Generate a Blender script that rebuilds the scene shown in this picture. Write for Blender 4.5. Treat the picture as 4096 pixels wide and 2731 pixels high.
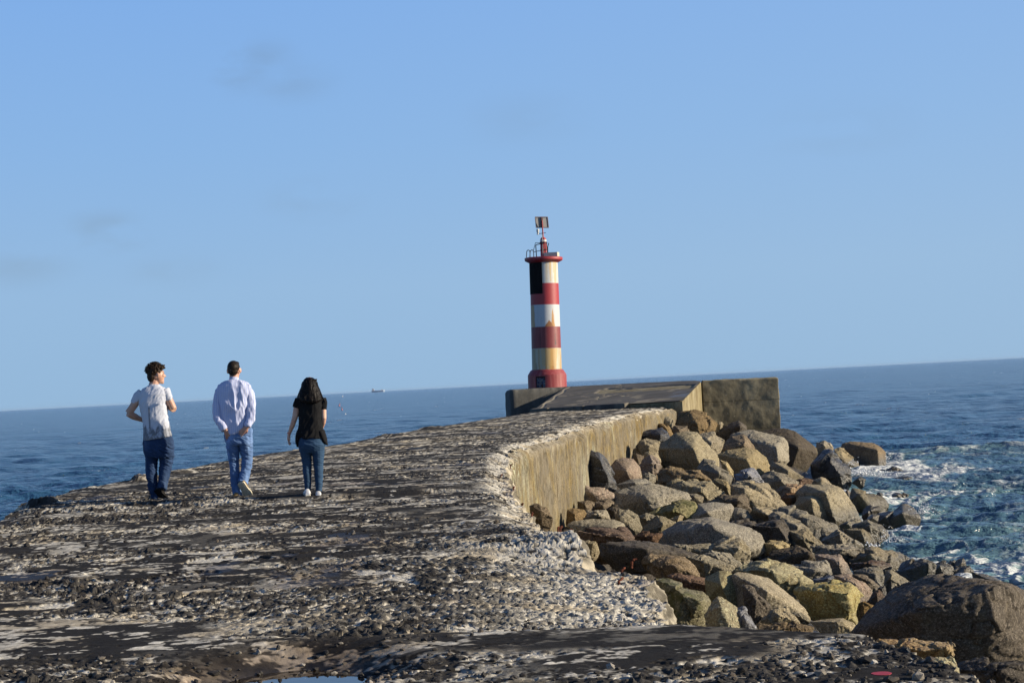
import bpy, bmesh, math, random
import numpy as np
from mathutils import Vector, Matrix, noise as mnoise
R = math.radians
random.seed(7)
for o in list(bpy.data.objects): bpy.data.objects.remove(o)
scene = bpy.context.scene
C = scene.collection

# ------------------------------------------------------------------ camera
EYE = 4.8                      # eye above the water; the pier deck is at about 3.5
F = 6966.0                     # focal length in pixels of the 4096 px wide photograph
ROLL, PITCH = R(2.97), R(1.40)
r0 = Vector((1, 0, 0)); fw = Vector((0, math.cos(PITCH), math.sin(PITCH))); u0 = Vector((0, -math.sin(PITCH), math.cos(PITCH)))
rt = r0*math.cos(ROLL) - u0*math.sin(ROLL); up = r0*math.sin(ROLL) + u0*math.cos(ROLL)
cam = bpy.data.cameras.new('camera'); cam.sensor_width = 36; cam.lens = 36*F/4096
cam.clip_start = 0.1; cam.clip_end = 60000
camo = bpy.data.objects.new('camera', cam); C.objects.link(camo)
M = Matrix((rt, up, -fw)).transposed().to_4x4(); M.translation = (0, 0, EYE)
camo.matrix_world = M
scene.camera = camo

# ------------------------------------------------------------------ sky and sun
SUN_EL, SUN_AZ = R(19), R(-5)   # azimuth counted from +X towards +Y
w = bpy.data.worlds.new('World'); scene.world = w; w.use_nodes = True
nt = w.node_tree; nt.nodes.clear()
out = nt.nodes.new('ShaderNodeOutputWorld'); bg = nt.nodes.new('ShaderNodeBackground')
sky = nt.nodes.new('ShaderNodeTexSky'); sky.sky_type = 'NISHITA'; sky.sun_disc = False
sky.sun_elevation = SUN_EL; sky.sun_rotation = R(90) - SUN_AZ
sky.altitude = 0; sky.air_density = 1.0; sky.dust_density = 0.6; sky.ozone_density = 2.2
bg.inputs['Strength'].default_value = 0.12
nt.links.new(bg.outputs[0], out.inputs[0])
# the clear blue of the photograph's lower sky, handing over to the Nishita sky higher up
EXPO = 0.75
def lin(c): return tuple(((x/255)/12.92 if x/255 < .04045 else (((x/255)+.055)/1.055)**2.4)/2**EXPO/.12 for x in c)
tg = nt.nodes.new('ShaderNodeTexCoord'); sp_ = nt.nodes.new('ShaderNodeSeparateXYZ'); nt.links.new(tg.outputs['Generated'], sp_.inputs[0])
rm = nt.nodes.new('ShaderNodeValToRGB'); el_ = rm.color_ramp.elements
stops = [(0.0, (149, 184, 217)), (.06, (150, 186, 222)), (.14, (139, 181, 228)), (.22, (130, 175, 231)), (.40, (62, 106, 174)), (1.0, (26, 55, 112))]
while len(el_) < len(stops): el_.new(.5)
mxv = max(max(lin(c)) for _, c in stops)
for e_, (p_, c_) in zip(el_, stops): e_.position = p_; e_.color = (*[v/mxv for v in lin(c_)], 1)
nt.links.new(sp_.outputs[2], rm.inputs[0])
gain = nt.nodes.new('ShaderNodeVectorMath'); gain.operation = 'SCALE'; gain.inputs['Scale'].default_value = mxv; nt.links.new(rm.outputs[0], gain.inputs[0])
# a little paler towards the sun
sd = nt.nodes.new('ShaderNodeMapRange'); sd.inputs[1].default_value = -.2; sd.inputs[2].default_value = 1.0; sd.inputs[4].default_value = .30
nt.links.new(sp_.outputs[0], sd.inputs[0])
pal_ = nt.nodes.new('ShaderNodeMixRGB'); pal_.inputs['Color2'].default_value = (*lin((186, 207, 226)), 1); nt.links.new(sd.outputs[0], pal_.inputs['Fac']); nt.links.new(gain.outputs[0], pal_.inputs['Color1'])
fc = nt.nodes.new('ShaderNodeMapRange'); fc.inputs[1].default_value = .25; fc.inputs[2].default_value = .8; fc.inputs[3].default_value = 1; fc.inputs[4].default_value = .75; nt.links.new(sp_.outputs[2], fc.inputs[0])
skm = nt.nodes.new('ShaderNodeMixRGB'); nt.links.new(fc.outputs[0], skm.inputs['Fac']); nt.links.new(sky.outputs[0], skm.inputs['Color1']); nt.links.new(pal_.outputs[0], skm.inputs['Color2'])
# faint grey wisps high in the sky, at fixed directions
tc = nt.nodes.new('ShaderNodeTexCoord')
mp = nt.nodes.new('ShaderNodeMapping'); mp.inputs['Scale'].default_value = (9, 9, 24)
nz = nt.nodes.new('ShaderNodeTexNoise'); nz.inputs['Scale'].default_value = 1.6; nz.inputs['Detail'].default_value = 5
nt.links.new(tc.outputs['Generated'], mp.inputs[0]); nt.links.new(mp.outputs[0], nz.inputs['Vector'])
acc = None
def pix_dir(u, v):
    return (fw + rt*((u-2048)/F) + up*(-(v-1365.5)/F))
for (u, v, rad, amp) in ((930, 260, .042, 1.0), (430, 930, .030, .9), (1250, 800, .030, .6), (60, 1050, .035, .6), (700, 1080, .03, .4), (1150, 330, .03, .6), (3350, 520, .045, .35), (2100, 480, .04, .3)):
    d = pix_dir(u, v).normalized()
    sub = nt.nodes.new('ShaderNodeVectorMath'); sub.operation = 'SUBTRACT'; sub.inputs[1].default_value = d
    nt.links.new(tc.outputs['Generated'], sub.inputs[0])
    sc = nt.nodes.new('ShaderNodeVectorMath'); sc.operation = 'MULTIPLY'; sc.inputs[1].default_value = (1/rad, 1/rad, 2.3/rad)
    nt.links.new(sub.outputs[0], sc.inputs[0])
    ln = nt.nodes.new('ShaderNodeVectorMath'); ln.operation = 'LENGTH'; nt.links.new(sc.outputs[0], ln.inputs[0])
    mr = nt.nodes.new('ShaderNodeMapRange'); mr.interpolation_type = 'SMOOTHSTEP'
    mr.inputs['From Min'].default_value = 1.3; mr.inputs['From Max'].default_value = 0.0; mr.inputs['To Min'].default_value = 0; mr.inputs['To Max'].default_value = amp
    nt.links.new(ln.outputs['Value'], mr.inputs['Value'])
    if acc is None: acc = mr.outputs[0]
    else:
        ad = nt.nodes.new('ShaderNodeMath'); ad.operation = 'MAXIMUM'; nt.links.new(acc, ad.inputs[0]); nt.links.new(mr.outputs[0], ad.inputs[1]); acc = ad.outputs[0]
nr = nt.nodes.new('ShaderNodeMapRange'); nr.inputs['From Min'].default_value = .42; nr.inputs['From Max'].default_value = .60
nr.inputs['To Max'].default_value = .80
nt.links.new(nz.outputs['Fac'], nr.inputs['Value'])
mu = nt.nodes.new('ShaderNodeMath'); mu.operation = 'MULTIPLY'; nt.links.new(acc, mu.inputs[0]); nt.links.new(nr.outputs[0], mu.inputs[1])
hs_ = nt.nodes.new('ShaderNodeVectorMath'); hs_.operation = 'MULTIPLY'; hs_.inputs[1].default_value = (.90, .82, .75)
nt.links.new(skm.outputs[0], hs_.inputs[0])
mx = nt.nodes.new('ShaderNodeMixRGB'); nt.links.new(mu.outputs[0], mx.inputs['Fac']); nt.links.new(skm.outputs[0], mx.inputs['Color1']); nt.links.new(hs_.outputs[0], mx.inputs['Color2'])
nt.links.new(mx.outputs[0], bg.inputs['Color'])

sl = bpy.data.lights.new('sun', 'SUN'); sl.energy = 4.9; sl.angle = R(0.5); sl.color = (1, .87, .68)
so = bpy.data.objects.new('sun', sl); C.objects.link(so)
S = Vector((math.cos(SUN_AZ)*math.cos(SUN_EL), math.sin(SUN_AZ)*math.cos(SUN_EL), math.sin(SUN_EL)))
so.rotation_euler = S.to_track_quat('Z', 'Y').to_euler(); so.location = (40, 0, 40)
scene.view_settings.view_transform = 'Standard'; scene.view_settings.look = 'None'
scene.view_settings.exposure = EXPO; scene.view_settings.gamma = 1
scene.render.engine = 'CYCLES'

# ------------------------------------------------------------------ helpers
def ray(u, v): return pix_dir(u, v)
def ground(u, v, z):
    d = ray(u, v); t = (z-EYE)/d.z
    return Vector((d.x*t, d.y*t, z))
def atY(u, v, Y):
    d = ray(u, v); t = Y/d.y
    return Vector((d.x*t, Y, EYE+d.z*t))
def D(x, y): return (x*1.74150, y*1.74150)     # 2352 px wide view of the photo -> source pixels

def hsh(ix, iy, iz, s):
    with np.errstate(over='ignore'):
        h = (ix.astype(np.int64)*374761393 + iy.astype(np.int64)*668265263 + iz.astype(np.int64)*2147483647 + s*1274126177).astype(np.uint64)
        h = (h ^ (h >> np.uint64(13)))*np.uint64(1274126177)
        h = (h ^ (h >> np.uint64(16)))*np.uint64(2246822519)
        h ^= h >> np.uint64(15)
    return (h & np.uint64(0xffffff)).astype(np.float64)/float(0xffffff)
def vn2(x, y, s=0):
    x0 = np.floor(x); y0 = np.floor(y); fx = x-x0; fy = y-y0
    fx = fx*fx*(3-2*fx); fy = fy*fy*(3-2*fy); z = np.zeros_like(x0)
    a = hsh(x0, y0, z, s); b = hsh(x0+1, y0, z, s); c = hsh(x0, y0+1, z, s); d = hsh(x0+1, y0+1, z, s)
    return (a*(1-fx)+b*fx)*(1-fy)+(c*(1-fx)+d*fx)*fy
def fb2(x, y, s=0, o=4, g=.5):
    t = 0; a = 1; n = 0
    for i in range(o):
        t = t+a*vn2(x*2**i+i*17.3, y*2**i-i*9.1, s+i); n += a; a *= g
    return t/n
def vn3(x, y, z, s=0):
    x0 = np.floor(x); y0 = np.floor(y); z0 = np.floor(z); fx = x-x0; fy = y-y0; fz = z-z0
    fx = fx*fx*(3-2*fx); fy = fy*fy*(3-2*fy); fz = fz*fz*(3-2*fz); r = 0
    for i in (0, 1):
        for j in (0, 1):
            for k in (0, 1):
                r = r + hsh(x0+i, y0+j, z0+k, s)*(fx if i else 1-fx)*(fy if j else 1-fy)*(fz if k else 1-fz)
    return r
def fb3(x, y, z, s=0, o=4, g=.5):
    t = 0; a = 1; n = 0
    for i in range(o):
        t = t+a*vn3(x*2**i+i*7.3, y*2**i, z*2**i-i*3.1, s+i); n += a; a *= g
    return t/n
def wor2(x, y, s=0):
    x0 = np.floor(x); y0 = np.floor(y); f1 = np.full(x.shape, 9.); f2 = np.full(x.shape, 9.); idd = np.zeros(x.shape); z = np.zeros_like(x0)
    for i in (-1, 0, 1):
        for j in (-1, 0, 1):
            px = x0+i+hsh(x0+i, y0+j, z, s); py = y0+j+hsh(x0+i, y0+j, z, s+1)
            d = np.hypot(px-x, py-y); m = d < f1
            f2 = np.where(m, f1, np.minimum(f2, d)); idd = np.where(m, hsh(x0+i, y0+j, z, s+2), idd); f1 = np.where(m, d, f1)
    return f1, f2, idd
def ss(a, b, x):
    t = np.clip((x-a)/(b-a), 0, 1); return t*t*(3-2*t)

def tag(o, label=None, cat=None, group=None, kind=None):
    if label: o['label'] = label
    if cat: o['category'] = cat
    if group: o['group'] = group
    if kind: o['kind'] = kind
    return o
def link(name, me, mats=(), parent=None):
    o = bpy.data.objects.new(name, me); C.objects.link(o)
    for m in (mats if isinstance(mats, (list, tuple)) else [mats]): me.materials.append(m)
    if parent is not None: o.parent = parent
    return o
def empty(name, loc, rz=0):
    o = bpy.data.objects.new(name, None); C.objects.link(o); o.location = loc; o.rotation_euler = (0, 0, rz); o.empty_display_size = .2
    return o
def grid_mesh(name, co, nr, ncol, smooth=True, attrs=None):
    me = bpy.data.meshes.new(name)
    me.vertices.add(nr*ncol); me.vertices.foreach_set('co', co.astype(np.float32).ravel())
    i = np.arange((nr-1)*(ncol-1)); r_ = i//(ncol-1); c_ = i % (ncol-1); b = r_*ncol+c_
    q = np.stack([b, b+1, b+1+ncol, b+ncol], 1).astype(np.int32)
    me.loops.add(q.size); me.loops.foreach_set('vertex_index', q.ravel())
    me.polygons.add(len(q)); me.polygons.foreach_set('loop_start', np.arange(0, q.size, 4, dtype=np.int32))
    me.update(calc_edges=True)
    me.polygons.foreach_set('use_smooth', np.full(len(q), smooth))
    for k, v in (attrs or {}).items():
        if v.ndim == 2:
            a = me.color_attributes.new(k, 'FLOAT_COLOR', 'POINT'); c4 = np.ones((len(v), 4), np.float32); c4[:, :3] = v; a.data.foreach_set('color', c4.ravel())
        else:
            a = me.attributes.new(k, 'FLOAT', 'POINT'); a.data.foreach_set('value', v.astype(np.float32))
    return me
def get_co(me):
    a = np.empty(len(me.vertices)*3, np.float32); me.vertices.foreach_get('co', a); return a.reshape(-1, 3).astype(np.float64)
def get_no(me):
    a = np.empty(len(me.vertices)*3, np.float32); me.vertices.foreach_get('normal', a); return a.reshape(-1, 3).astype(np.float64)
def set_co(me, a): me.vertices.foreach_set('co', a.astype(np.float32).ravel()); me.update()
def remesh(bm, voxel, smooth_it=2, fac=.5):
    me = bpy.data.meshes.new('tmp'); bm.to_mesh(me); bm.free()
    o = bpy.data.objects.new('tmp', me); C.objects.link(o)
    m = o.modifiers.new('r', 'REMESH'); m.mode = 'VOXEL'; m.voxel_size = voxel; m.adaptivity = 0
    if smooth_it:
        s = o.modifiers.new('s', 'SMOOTH'); s.iterations = smooth_it; s.factor = fac
    dg = bpy.context.evaluated_depsgraph_get()
    me2 = bpy.data.meshes.new_from_object(o.evaluated_get(dg))
    bpy.data.objects.remove(o); bpy.data.meshes.remove(me)
    me2.polygons.foreach_set('use_smooth', np.full(len(me2.polygons), True))
    return me2

# ------------------------------------------------------------------ material helpers
ALB = .76       # paints and stones as mixed below are a little too pale for this exposure
class NT:
    def __init__(s, name):
        s.m = bpy.data.materials.new(name); s.m.use_nodes = True; s.t = s.m.node_tree; s.b = s.t.nodes['Principled BSDF']; s.geo = None
    def n(s, t, **kw):
        x = s.t.nodes.new(t)
        for k, v in kw.items(): setattr(x, k, v)
        return x
    def l(s, a, b): s.t.links.new(a, b)
    def pos(s):
        if s.geo is None: s.geo = s.n('ShaderNodeNewGeometry').outputs['Position']
        return s.geo
    def obj(s): return s.n('ShaderNodeTexCoord').outputs['Object']
    def noise(s, scale, detail=4, rough=.5, vec=None, stretch=None, dist=0):
        x = s.n('ShaderNodeTexNoise'); x.inputs['Scale'].default_value = scale; x.inputs['Detail'].default_value = detail
        x.inputs['Roughness'].default_value = rough; x.inputs['Distortion'].default_value = dist
        v = vec or s.pos()
        if stretch:
            m = s.n('ShaderNodeMapping'); m.inputs['Scale'].default_value = stretch; s.l(v, m.inputs[0]); v = m.outputs[0]
        s.l(v, x.inputs['Vector']); return x.outputs['Fac']
    def ramp(s, f, stops, interp='LINEAR'):
        x = s.n('ShaderNodeValToRGB'); e = x.color_ramp.elements; x.color_ramp.interpolation = interp
        while len(e) < len(stops): e.new(.5)
        for i, (p, c) in enumerate(stops):
            e[i].position = p; e[i].color = (*c, 1) if len(c) == 3 else c
        s.l(f, x.inputs[0]); return x.outputs[0]
    def rng(s, f, a, b, c=0, d=1):
        x = s.n('ShaderNodeMapRange'); x.inputs[1].default_value = a; x.inputs[2].default_value = b; x.inputs[3].default_value = c; x.inputs[4].default_value = d
        s.l(f, x.inputs[0]); return x.outputs[0]
    def mix(s, f, a, b, mode='MIX'):
        x = s.n('ShaderNodeMixRGB', blend_type=mode)
        for inp, v in (('Fac', f), ('Color1', a), ('Color2', b)):
            if isinstance(v, (int, float)): x.inputs[inp].default_value = v
            elif isinstance(v, tuple): x.inputs[inp].default_value = (*v, 1)
            else: s.l(v, x.inputs[inp])
        return x.outputs[0]
    def math(s, op, a, b=0):
        x = s.n('ShaderNodeMath', operation=op)
        for i, v in enumerate((a, b)):
            if isinstance(v, (int, float)): x.inputs[i].default_value = v
            else: s.l(v, x.inputs[i])
        return x.outputs[0]
    def sep(s, v):
        x = s.n('ShaderNodeSeparateXYZ'); s.l(v, x.inputs[0]); return x.outputs
    def col(s, c):
        c = s.mix(1.0, c, (ALB, ALB, ALB), 'MULTIPLY')
        s.l(c, s.b.inputs['Base Color'])
    def rough(s, r_):
        if isinstance(r_, (int, float)):
            s.b.inputs['Roughness'].default_value = r_
            if r_ > .65: s.b.inputs['Specular IOR Level'].default_value = .15
        else: s.l(r_, s.b.inputs['Roughness'])
    def bump(s, h, strength=.3, dist=.02, prev=None):
        x = s.n('ShaderNodeBump'); x.inputs['Strength'].default_value = strength; x.inputs['Distance'].default_value = dist
        s.l(h, x.inputs['Height'])
        if prev: s.l(prev, x.inputs['Normal'])
        s.l(x.outputs[0], s.b.inputs['Normal']); return x.outputs[0]
def simple(name, c, rough=.6, var=.12, scale=30, bump=0, metallic=0, c2=None, spec=None, vec='pos'):
    t = NT(name); v = t.pos() if vec == 'pos' else t.obj()
    n = t.noise(scale, 4, .6, v)
    c2 = c2 or tuple(x*(1-var*2.5) for x in c)
    t.col(t.mix(t.rng(n, .35, .65), c2, tuple(min(1, x*(1+var)) for x in c))); t.rough(rough); t.b.inputs['Metallic'].default_value = metallic
    if spec is not None: t.b.inputs['Specular IOR Level'].default_value = spec
    if bump: t.bump(n, bump, .01)
    return t.m
# ------------------------------------------------------------------ sea
def sea():
    nr, nc = 1500, 1150
    inv = np.linspace(1/24., 1/30000., nr); d = 1/inv
    t = np.linspace(-1, 1, nc); lat = .42*t + .9*np.sign(t)*np.clip(np.abs(t)-.93, 0, 1)/.07
    X = d[:, None]*lat[None, :]; Y = np.repeat(d[:, None], nc, 1)
    dd = np.gradient(d)[:, None]*np.ones((1, nc)); dd = np.abs(dd)
    dx = (d*.42*2/nc)[:, None]
    Z = np.zeros_like(X)
    rng = np.random.RandomState(3)
    wx = X+1.5*(vn2(X/9, Y/9, 5)-.5)*2; wy = Y+1.5*(vn2(X/9, Y/9, 6)-.5)*2
    for i in range(44):
        L = .50*(1.09**i); 
        if L > 24: break
        th = R(-82)+rng.randn()*.55        # crests mostly across the view
        k = 2*math.pi/L; kx = k*math.cos(th); ky = k*math.sin(th)
        A = .0125*L**.42
        sp = np.sqrt((dd*abs(math.sin(th)))**2+(dx*abs(math.cos(th)))**2)
        att = np.clip((L/sp-2.5)/3, 0, 1)
        ph = kx*wx+ky*wy+rng.rand()*6.28
        env = .35+1.3*vn2(X/(L*3.2)+i*3, Y/(L*3.2)-i*7, 40+i)
        s = np.sin(ph)
        Z += A*att*env*(s+.25*np.cos(2*ph))
    # ruffled small-scale chop
    att = np.clip((.9/dd-2)/3, 0, 1)
    Z += att*.09*(fb2(X/.9, Y/.7, 11, 3)-.5)
    # surf zone off the rocks on the right
    z1 = ss(5.0, 9.5, X)*ss(98, 91, Y+.8*(vn2(X/4., Y/4., 7)-.5)*6)
    near = z1*ss(20, 34, Y)
    line = np.exp(-((Y-(91+.05*(X-15)+4*(vn2(X/5, Y/40, 2)-.5)))/1.6)**2)*ss(15, 19, X)
    Z += line*.28*(.6+.8*vn2(X/2.5, Y/3, 8))
    Z += near*.10*(fb2(X/1.3, Y/1.1, 21, 5, .6)-.5)
    qx = X+1.3*(fb2(X/2.2, Y/2.2, 31, 3)-.5)*2; qy = Y+1.8*(fb2(X/2.2, Y/2.2, 33, 3)-.5)*2
    f1 = fb2(qx/1.15, qy/1.9, 35, 5, .62)
    ridg = 1-np.abs(2*fb2(qx/1.3, qy/2.2, 36, 4, .6)-1)
    patch = fb2(X/5.5, Y/8, 37, 3)
    shore = np.exp(-np.clip(X-(9.2+.085*(Y-37)), 0, 50)/5.0)*ss(28, 40, Y)
    amt = near*(.06+.42*ss(.46, .70, patch)+.40*shore)
    foam = ss(.0, .16, ridg-(1.02-.30*amt))*near + ss(.0, .10, f1-(.83-.30*amt))*near
    foam += line*ss(.42, .62, f1)*.9
    patch2 = ss(.56, .62, fb2(X/3.3, Y/2.6, 41, 4))*near*ss(.45, .55, f1)
    wash = np.exp(-(((X-17.5)/3.6)**2+((Y-78)/8)**2)); foam += ss(.42, .85, wash*.95+(f1-.5)*1.6)
    foam += patch2*.22
    # a few small whitecaps out at sea
    cap = ss(.83, .86, fb2(X/2.6, Y/7, 51, 4))*(Y < 900)
    foam = np.clip(foam*.88+.35*cap*(1-near), 0, 1)
    aer = np.clip(near*(.30+.6*ss(.38, .62, patch)+.5*shore)+line*.7, 0, 1)
    Z += foam*.05*att
    co = np.stack([X, Y, Z], 2).reshape(-1, 3)
    me = grid_mesh('sea', co, nr, nc, True, {'foam': foam.ravel(), 'aer': aer.ravel()})
    t = NT('sea_water')
    a = t.n('ShaderNodeAttribute'); a.attribute_name = 'foam'; b = t.n('ShaderNodeAttribute'); b.attribute_name = 'aer'
    big = t.noise(.05, 3, .5, stretch=(1, .4, 1))
    deep = t.mix(t.rng(big, .35, .65), (.026, .085, .165), (.036, .110, .205))
    base = t.mix(t.rng(b.outputs['Fac'], 0, 1, 0, .9), deep, (.12, .215, .225))
    fn = t.noise(14, 4, .7)
    ff = t.math('MULTIPLY', a.outputs['Fac'], t.rng(fn, .30, .55, .45, 1))
    t.col(t.mix(ff, base, (.80, .82, .80)))
    t.rough(t.rng(ff, 0, .6, .16, .8)); t.b.inputs['IOR'].default_value = 1.333
    n1 = t.noise(1.5, 4, .62, stretch=(.8, 1.3, 1)); n2 = t.noise(.30, 4, .6, stretch=(.7, 1.0, 1)); n3 = t.noise(.06, 3, .55, stretch=(.7, 1, 1))
    p = t.bump(n1, 1, .40); p = t.bump(n2, 1, 1.3, p); p = t.bump(n3, 1, 2.4, p)
    o = link('sea', me, t.m); tag(o, 'deep blue choppy sea with white foam off the rocks', None, None, 'structure')
sea()

# ------------------------------------------------------------------ pier deck
ZA, ZC = 3.35, 3.5
def gy(pts, z): 
    r_ = []
    for (x, y) in pts:
        p = ground(*D(x, y), z); r_.append((p.y, p.x))
    return r_
Redge = [(4.0, 2.9), (7.0, 2.55)] + gy([(2260, 1566), (2150, 1520), (2030, 1490), (1985, 1463), (1850, 1460), (1700, 1449), (1560, 1441)], ZA) + gy([(1548, 1430), (1515, 1370), (1500, 1325), (1490, 1297), (1350, 1283), (1336, 1275)], ZA) + gy([(1326, 1224), (1280, 1207), (1225, 1188), (1200, 1150), (1175, 1120), (1160, 1080), (1163, 1050), (1190, 1026), (1270, 1002), (1340, 977), (1440, 952), (1545, 934)], ZC)
Redge.sort()
Redge = [Redge[0]]+[p for i, p in enumerate(Redge[1:])]
Ledge = [(4, -6.6), (15, -6.5)] + gy([(-60, 1215), (0, 1188), (60, 1168), (64, 1158), (235, 1112), (310, 1104), (400, 1078), (480, 1062), (590, 1043), (760, 1022), (870, 1000), (960, 985), (1165, 955)], ZC)
Ledge.sort()
rY = np.array([p[0] for p in Redge]); rX = np.array([p[1] for p in Redge])
lY = np.array([p[0] for p in Ledge]); lX = np.array([p[1] for p in Ledge])
YEND = 82.0
def Rf(y): 
    e = np.interp(y, rY, rX); far = rX[-1]+(y-rY[-1])*.17
    return np.where(y > rY[-1], far, e)
def Lf(y):
    e = np.interp(y, lY, lX); far = lX[-1]+(y-lY[-1])*.17
    return np.where(y > lY[-1], far, e)
PUD = ground(*D(655, 1556), 3.30)
SPOT = ground(*D(2025, 1546), ZA+.01)
LUMPS = [(ground(*D(a, b), ZC).x, ground(*D(a, b), ZC).y, c, h) for a, b, c, h in ((95, 1166, .22, .10), (325, 1108, .16, .10), (350, 1104, .12, .08), (410, 1088, .35, .05), (905, 1002, .5, .07), (990, 984, .5, .06), (700, 1030, .4, .03), (180, 1130, .3, .03))]
def deck_surf(x, y, pebbles=True):
    """height and colour of the deck at world x, y"""
    edge = Rf(y)-x
    xr = ss(-1.3, .45, x)                                  # steps show mostly towards the right-hand edge
    jag = .35*(fb2(x*1.3, y*.3, 61, 3)-.5)
    st = ss(14.3, 15.05, y+jag*1.4)                         # the big step up
    z = ZA+(ZC-ZA)*(st*xr+(1-xr)*ss(10.5, 19, y))
    st2 = ss(21.3, 21.9, y+jag*2); z = z+.055*st2-.055*ss(23, 34, y)
    front = ss(10.35, 10.15, y+jag*.5)*ss(-.6, .3, x+.0*y)
    z = z-.05*ss(10.1, 10.4, y+jag*.5)*ss(14.4, 14, y)*ss(-.6, .3, x)
    # broken layers
    big = fb2(x/2.8+4, y/2.0, 71, 4)
    med = fb2(x/.85, y/.55, 72, 4, .55)
    fine = fb2(x/.11, y/.12, 73, 3, .6)
    med2 = fb2(x/.44, y/.26, 76, 4, .55)
    crust = ss(.395, .42, .30*med+.35*big+.35*med2+.14*(fine-.5))
    rough = ss(.44, .54, fb2(x/2.4+9, y/1.5, 75, 4)+.10*(med-.5))
    segB = ss(10.3, 10.6, y)*ss(14.6, 14.2, y)*ss(-2.6, -.6, x+.6*(med-.5))
    rough = np.clip(rough+ss(1.5, .2, edge)*ss(9.5, 11, y)*.8+segB, 0, 1)
    band = ss(10.1, 9.9, y)*ss(9.25, 9.5, y+.25*(med-.5))*ss(-.5, .1, x)    # smooth bitumen strip near the camera
    band2 = ss(.54, .58, fb2(x/3.5+2, y/1.1, 78, 3))*(1-segB)
    rough = rough*(1-band)*(1-.85*band2); crust = np.maximum(np.maximum(crust, band), .8*band2)
    # pale broken concrete shoulder
    pale_edge = ss(1.35-.85*ss(14.6, 15.6, y), .15-.05*ss(14.6, 15.6, y), edge+.5*(med-.5)*2)*ss(10.2, 10.5, y)
    pale_edge = np.maximum(pale_edge, ss(14.25, 14.4, y+jag*1.4)*ss(15.2, 15.0, y+jag*1.4)*xr)
    pale_edge = np.maximum(pale_edge, .55*ss(.42, .56, med)*ss(21.1, 21.4, y+jag*2)*ss(22.1, 21.9, y+jag*2)*ss(-7, -5.0, x))
    pale_edge = np.maximum(pale_edge, ss(.7, 1.9, x+.4*(med-.5))*ss(10.3, 10.7, y)*ss(14.4, 14, y)*.0)
    pale_edge = np.maximum(pale_edge, segB*ss(-.9, 1.0, x+.5*(med-.5)))
    crust = crust*(1-.9*pale_edge)*(1-.8*segB)
    f1, f2, cid = wor2(x/.045, y/.050, 81); g1, g2, cid2 = wor2(x/.095+3, y/.105, 84)
    peb = np.clip(1-f1*1.35, 0, 1)**.6*(cid > .30); peb2 = np.clip(1-g1*1.5, 0, 1)**.6*(cid2 > .66)
    pr = rough*(1-.55*crust)
    dens = ss(.34, .52, fb2(x/.5, y/.5, 86, 3)+.25*rough-.06)*(1-.45*pale_edge)*(1-.25*segB)
    gr = fb2(x/.035, y/.04, 74, 2, .6)
    zz = z + .016*crust*(1-rough) + .016*(fine-.5)*(.35+rough) + .030*(med-.5)*(.4+.6*rough) + .012*(gr-.5)*(1.0-.7*crust)
    P1 = peb*pr*dens; P2 = peb2*pr*dens*(1-.6*pale_edge)
    zz = zz + .020*P1*(.5+cid) + .030*P2*(.5+.7*cid2)
    rdg = np.abs(2*fb2(x/.10, y/.10, 88, 4, .62)-1)
    pit = ss(.60, .66, fb2(x/.06, y/.07, 98, 3, .6))*pale_edge; pb_ = np.clip(1-f1*1.3, 0, 1)**.6*(cid > .45)
    zz = zz + pale_edge*(.008*pb_+.015*(.35-rdg)+.022*(np.floor(fb2(x/.28, y/.28, 89, 2)*9)/9-.5)-.012*pit)
    # the right-hand shoulder of the near block slopes away
    sl_ = ss(1.1, 0, edge)*ss(10.4, 11, y)*ss(15, 14.5, y); zz = zz-.05*sl_
    zz = zz-.10*ss(.35, 0, edge+.2*(med-.5))*ss(15, 16, y)
    zz = zz-.05*ss(.4, 0, x-Lf(y))
    for (bx, by, br, bh) in LUMPS: zz = zz+bh*ss(br*1.3, br*.5, np.hypot(x-bx, (y-by)*.6)+.12*(med2-.5))*(.7+.5*fine)
    pud = np.exp(-(((x-PUD.x)/.62)**2+((y-PUD.y)/.85)**2)); zz = zz-.13*ss(.15, .8, pud)
    sm = ss(.26, .12, np.hypot(x-SPOT.x, y-SPOT.y)); zz = zz*(1-sm)+(ZA+.01)*sm; P1 = P1*(1-sm); P2 = P2*(1-sm); crust = np.maximum(crust, sm); rough = rough*(1-sm)
    # colours (what the surface itself is made of)
    n = x.shape+(1,)
    pal = np.array([.88, .83, .71])*(.42+.45*fine[..., None]+.62*gr[..., None])
    pal = pal*(1-.30*ss(.5, .7, fb2(x/.4, y/.4, 91, 3))[..., None]*np.array([.6, .8, 1.1]))
    dark = np.array([.040, .037, .034])*(.7+.6*fine[..., None])
    peb_c = np.array([.060, .056, .051])*(.35+1.4*cid[..., None])
    grey = np.array([.060, .056, .050])*(.6+.7*fine[..., None])
    lime = ss(.50, .58, fb2(x/.24+7, y/.34, 93, 4, .6)+.20*pale_edge+.16*segB-.045*ss(18, 28, y)*(1-pale_edge)+.34*(gr-.5))
    col = grey*(1-lime[..., None])+pal*lime[..., None]
    cm = np.clip(crust*(1-.75*rough), 0, 1)[..., None]
    col = col*(1-cm)+dark*cm
    pm = np.clip(ss(.12, .3, np.maximum(P1, P2)), 0, 1)[..., None]*(1-.62*pale_edge[..., None])
    col = col*(1-pm)+peb_c*pm
    col = col*(1-.78*pit[..., None])
    spots = ss(.56, .60, fb2(x/.22+3, y/.13, 95, 4, .65)*.6+med*.4+.16*(gr-.5)+.14*(fine-.5))*(1-rough*.3)
    sp = (spots*(1-band*.8)*crust)[..., None]*.85
    col = col*(1-sp)+pal*sp*(.55+.9*fb2(x/.05, y/.05, 99, 2)[..., None])
    brown = .55*ss(.68, .76, fb2(x/.8+20, y/1.3, 96, 4)) + ss(.10, .5, pud)
    bm_ = np.clip(brown, 0, 1)[..., None]*.6
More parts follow.
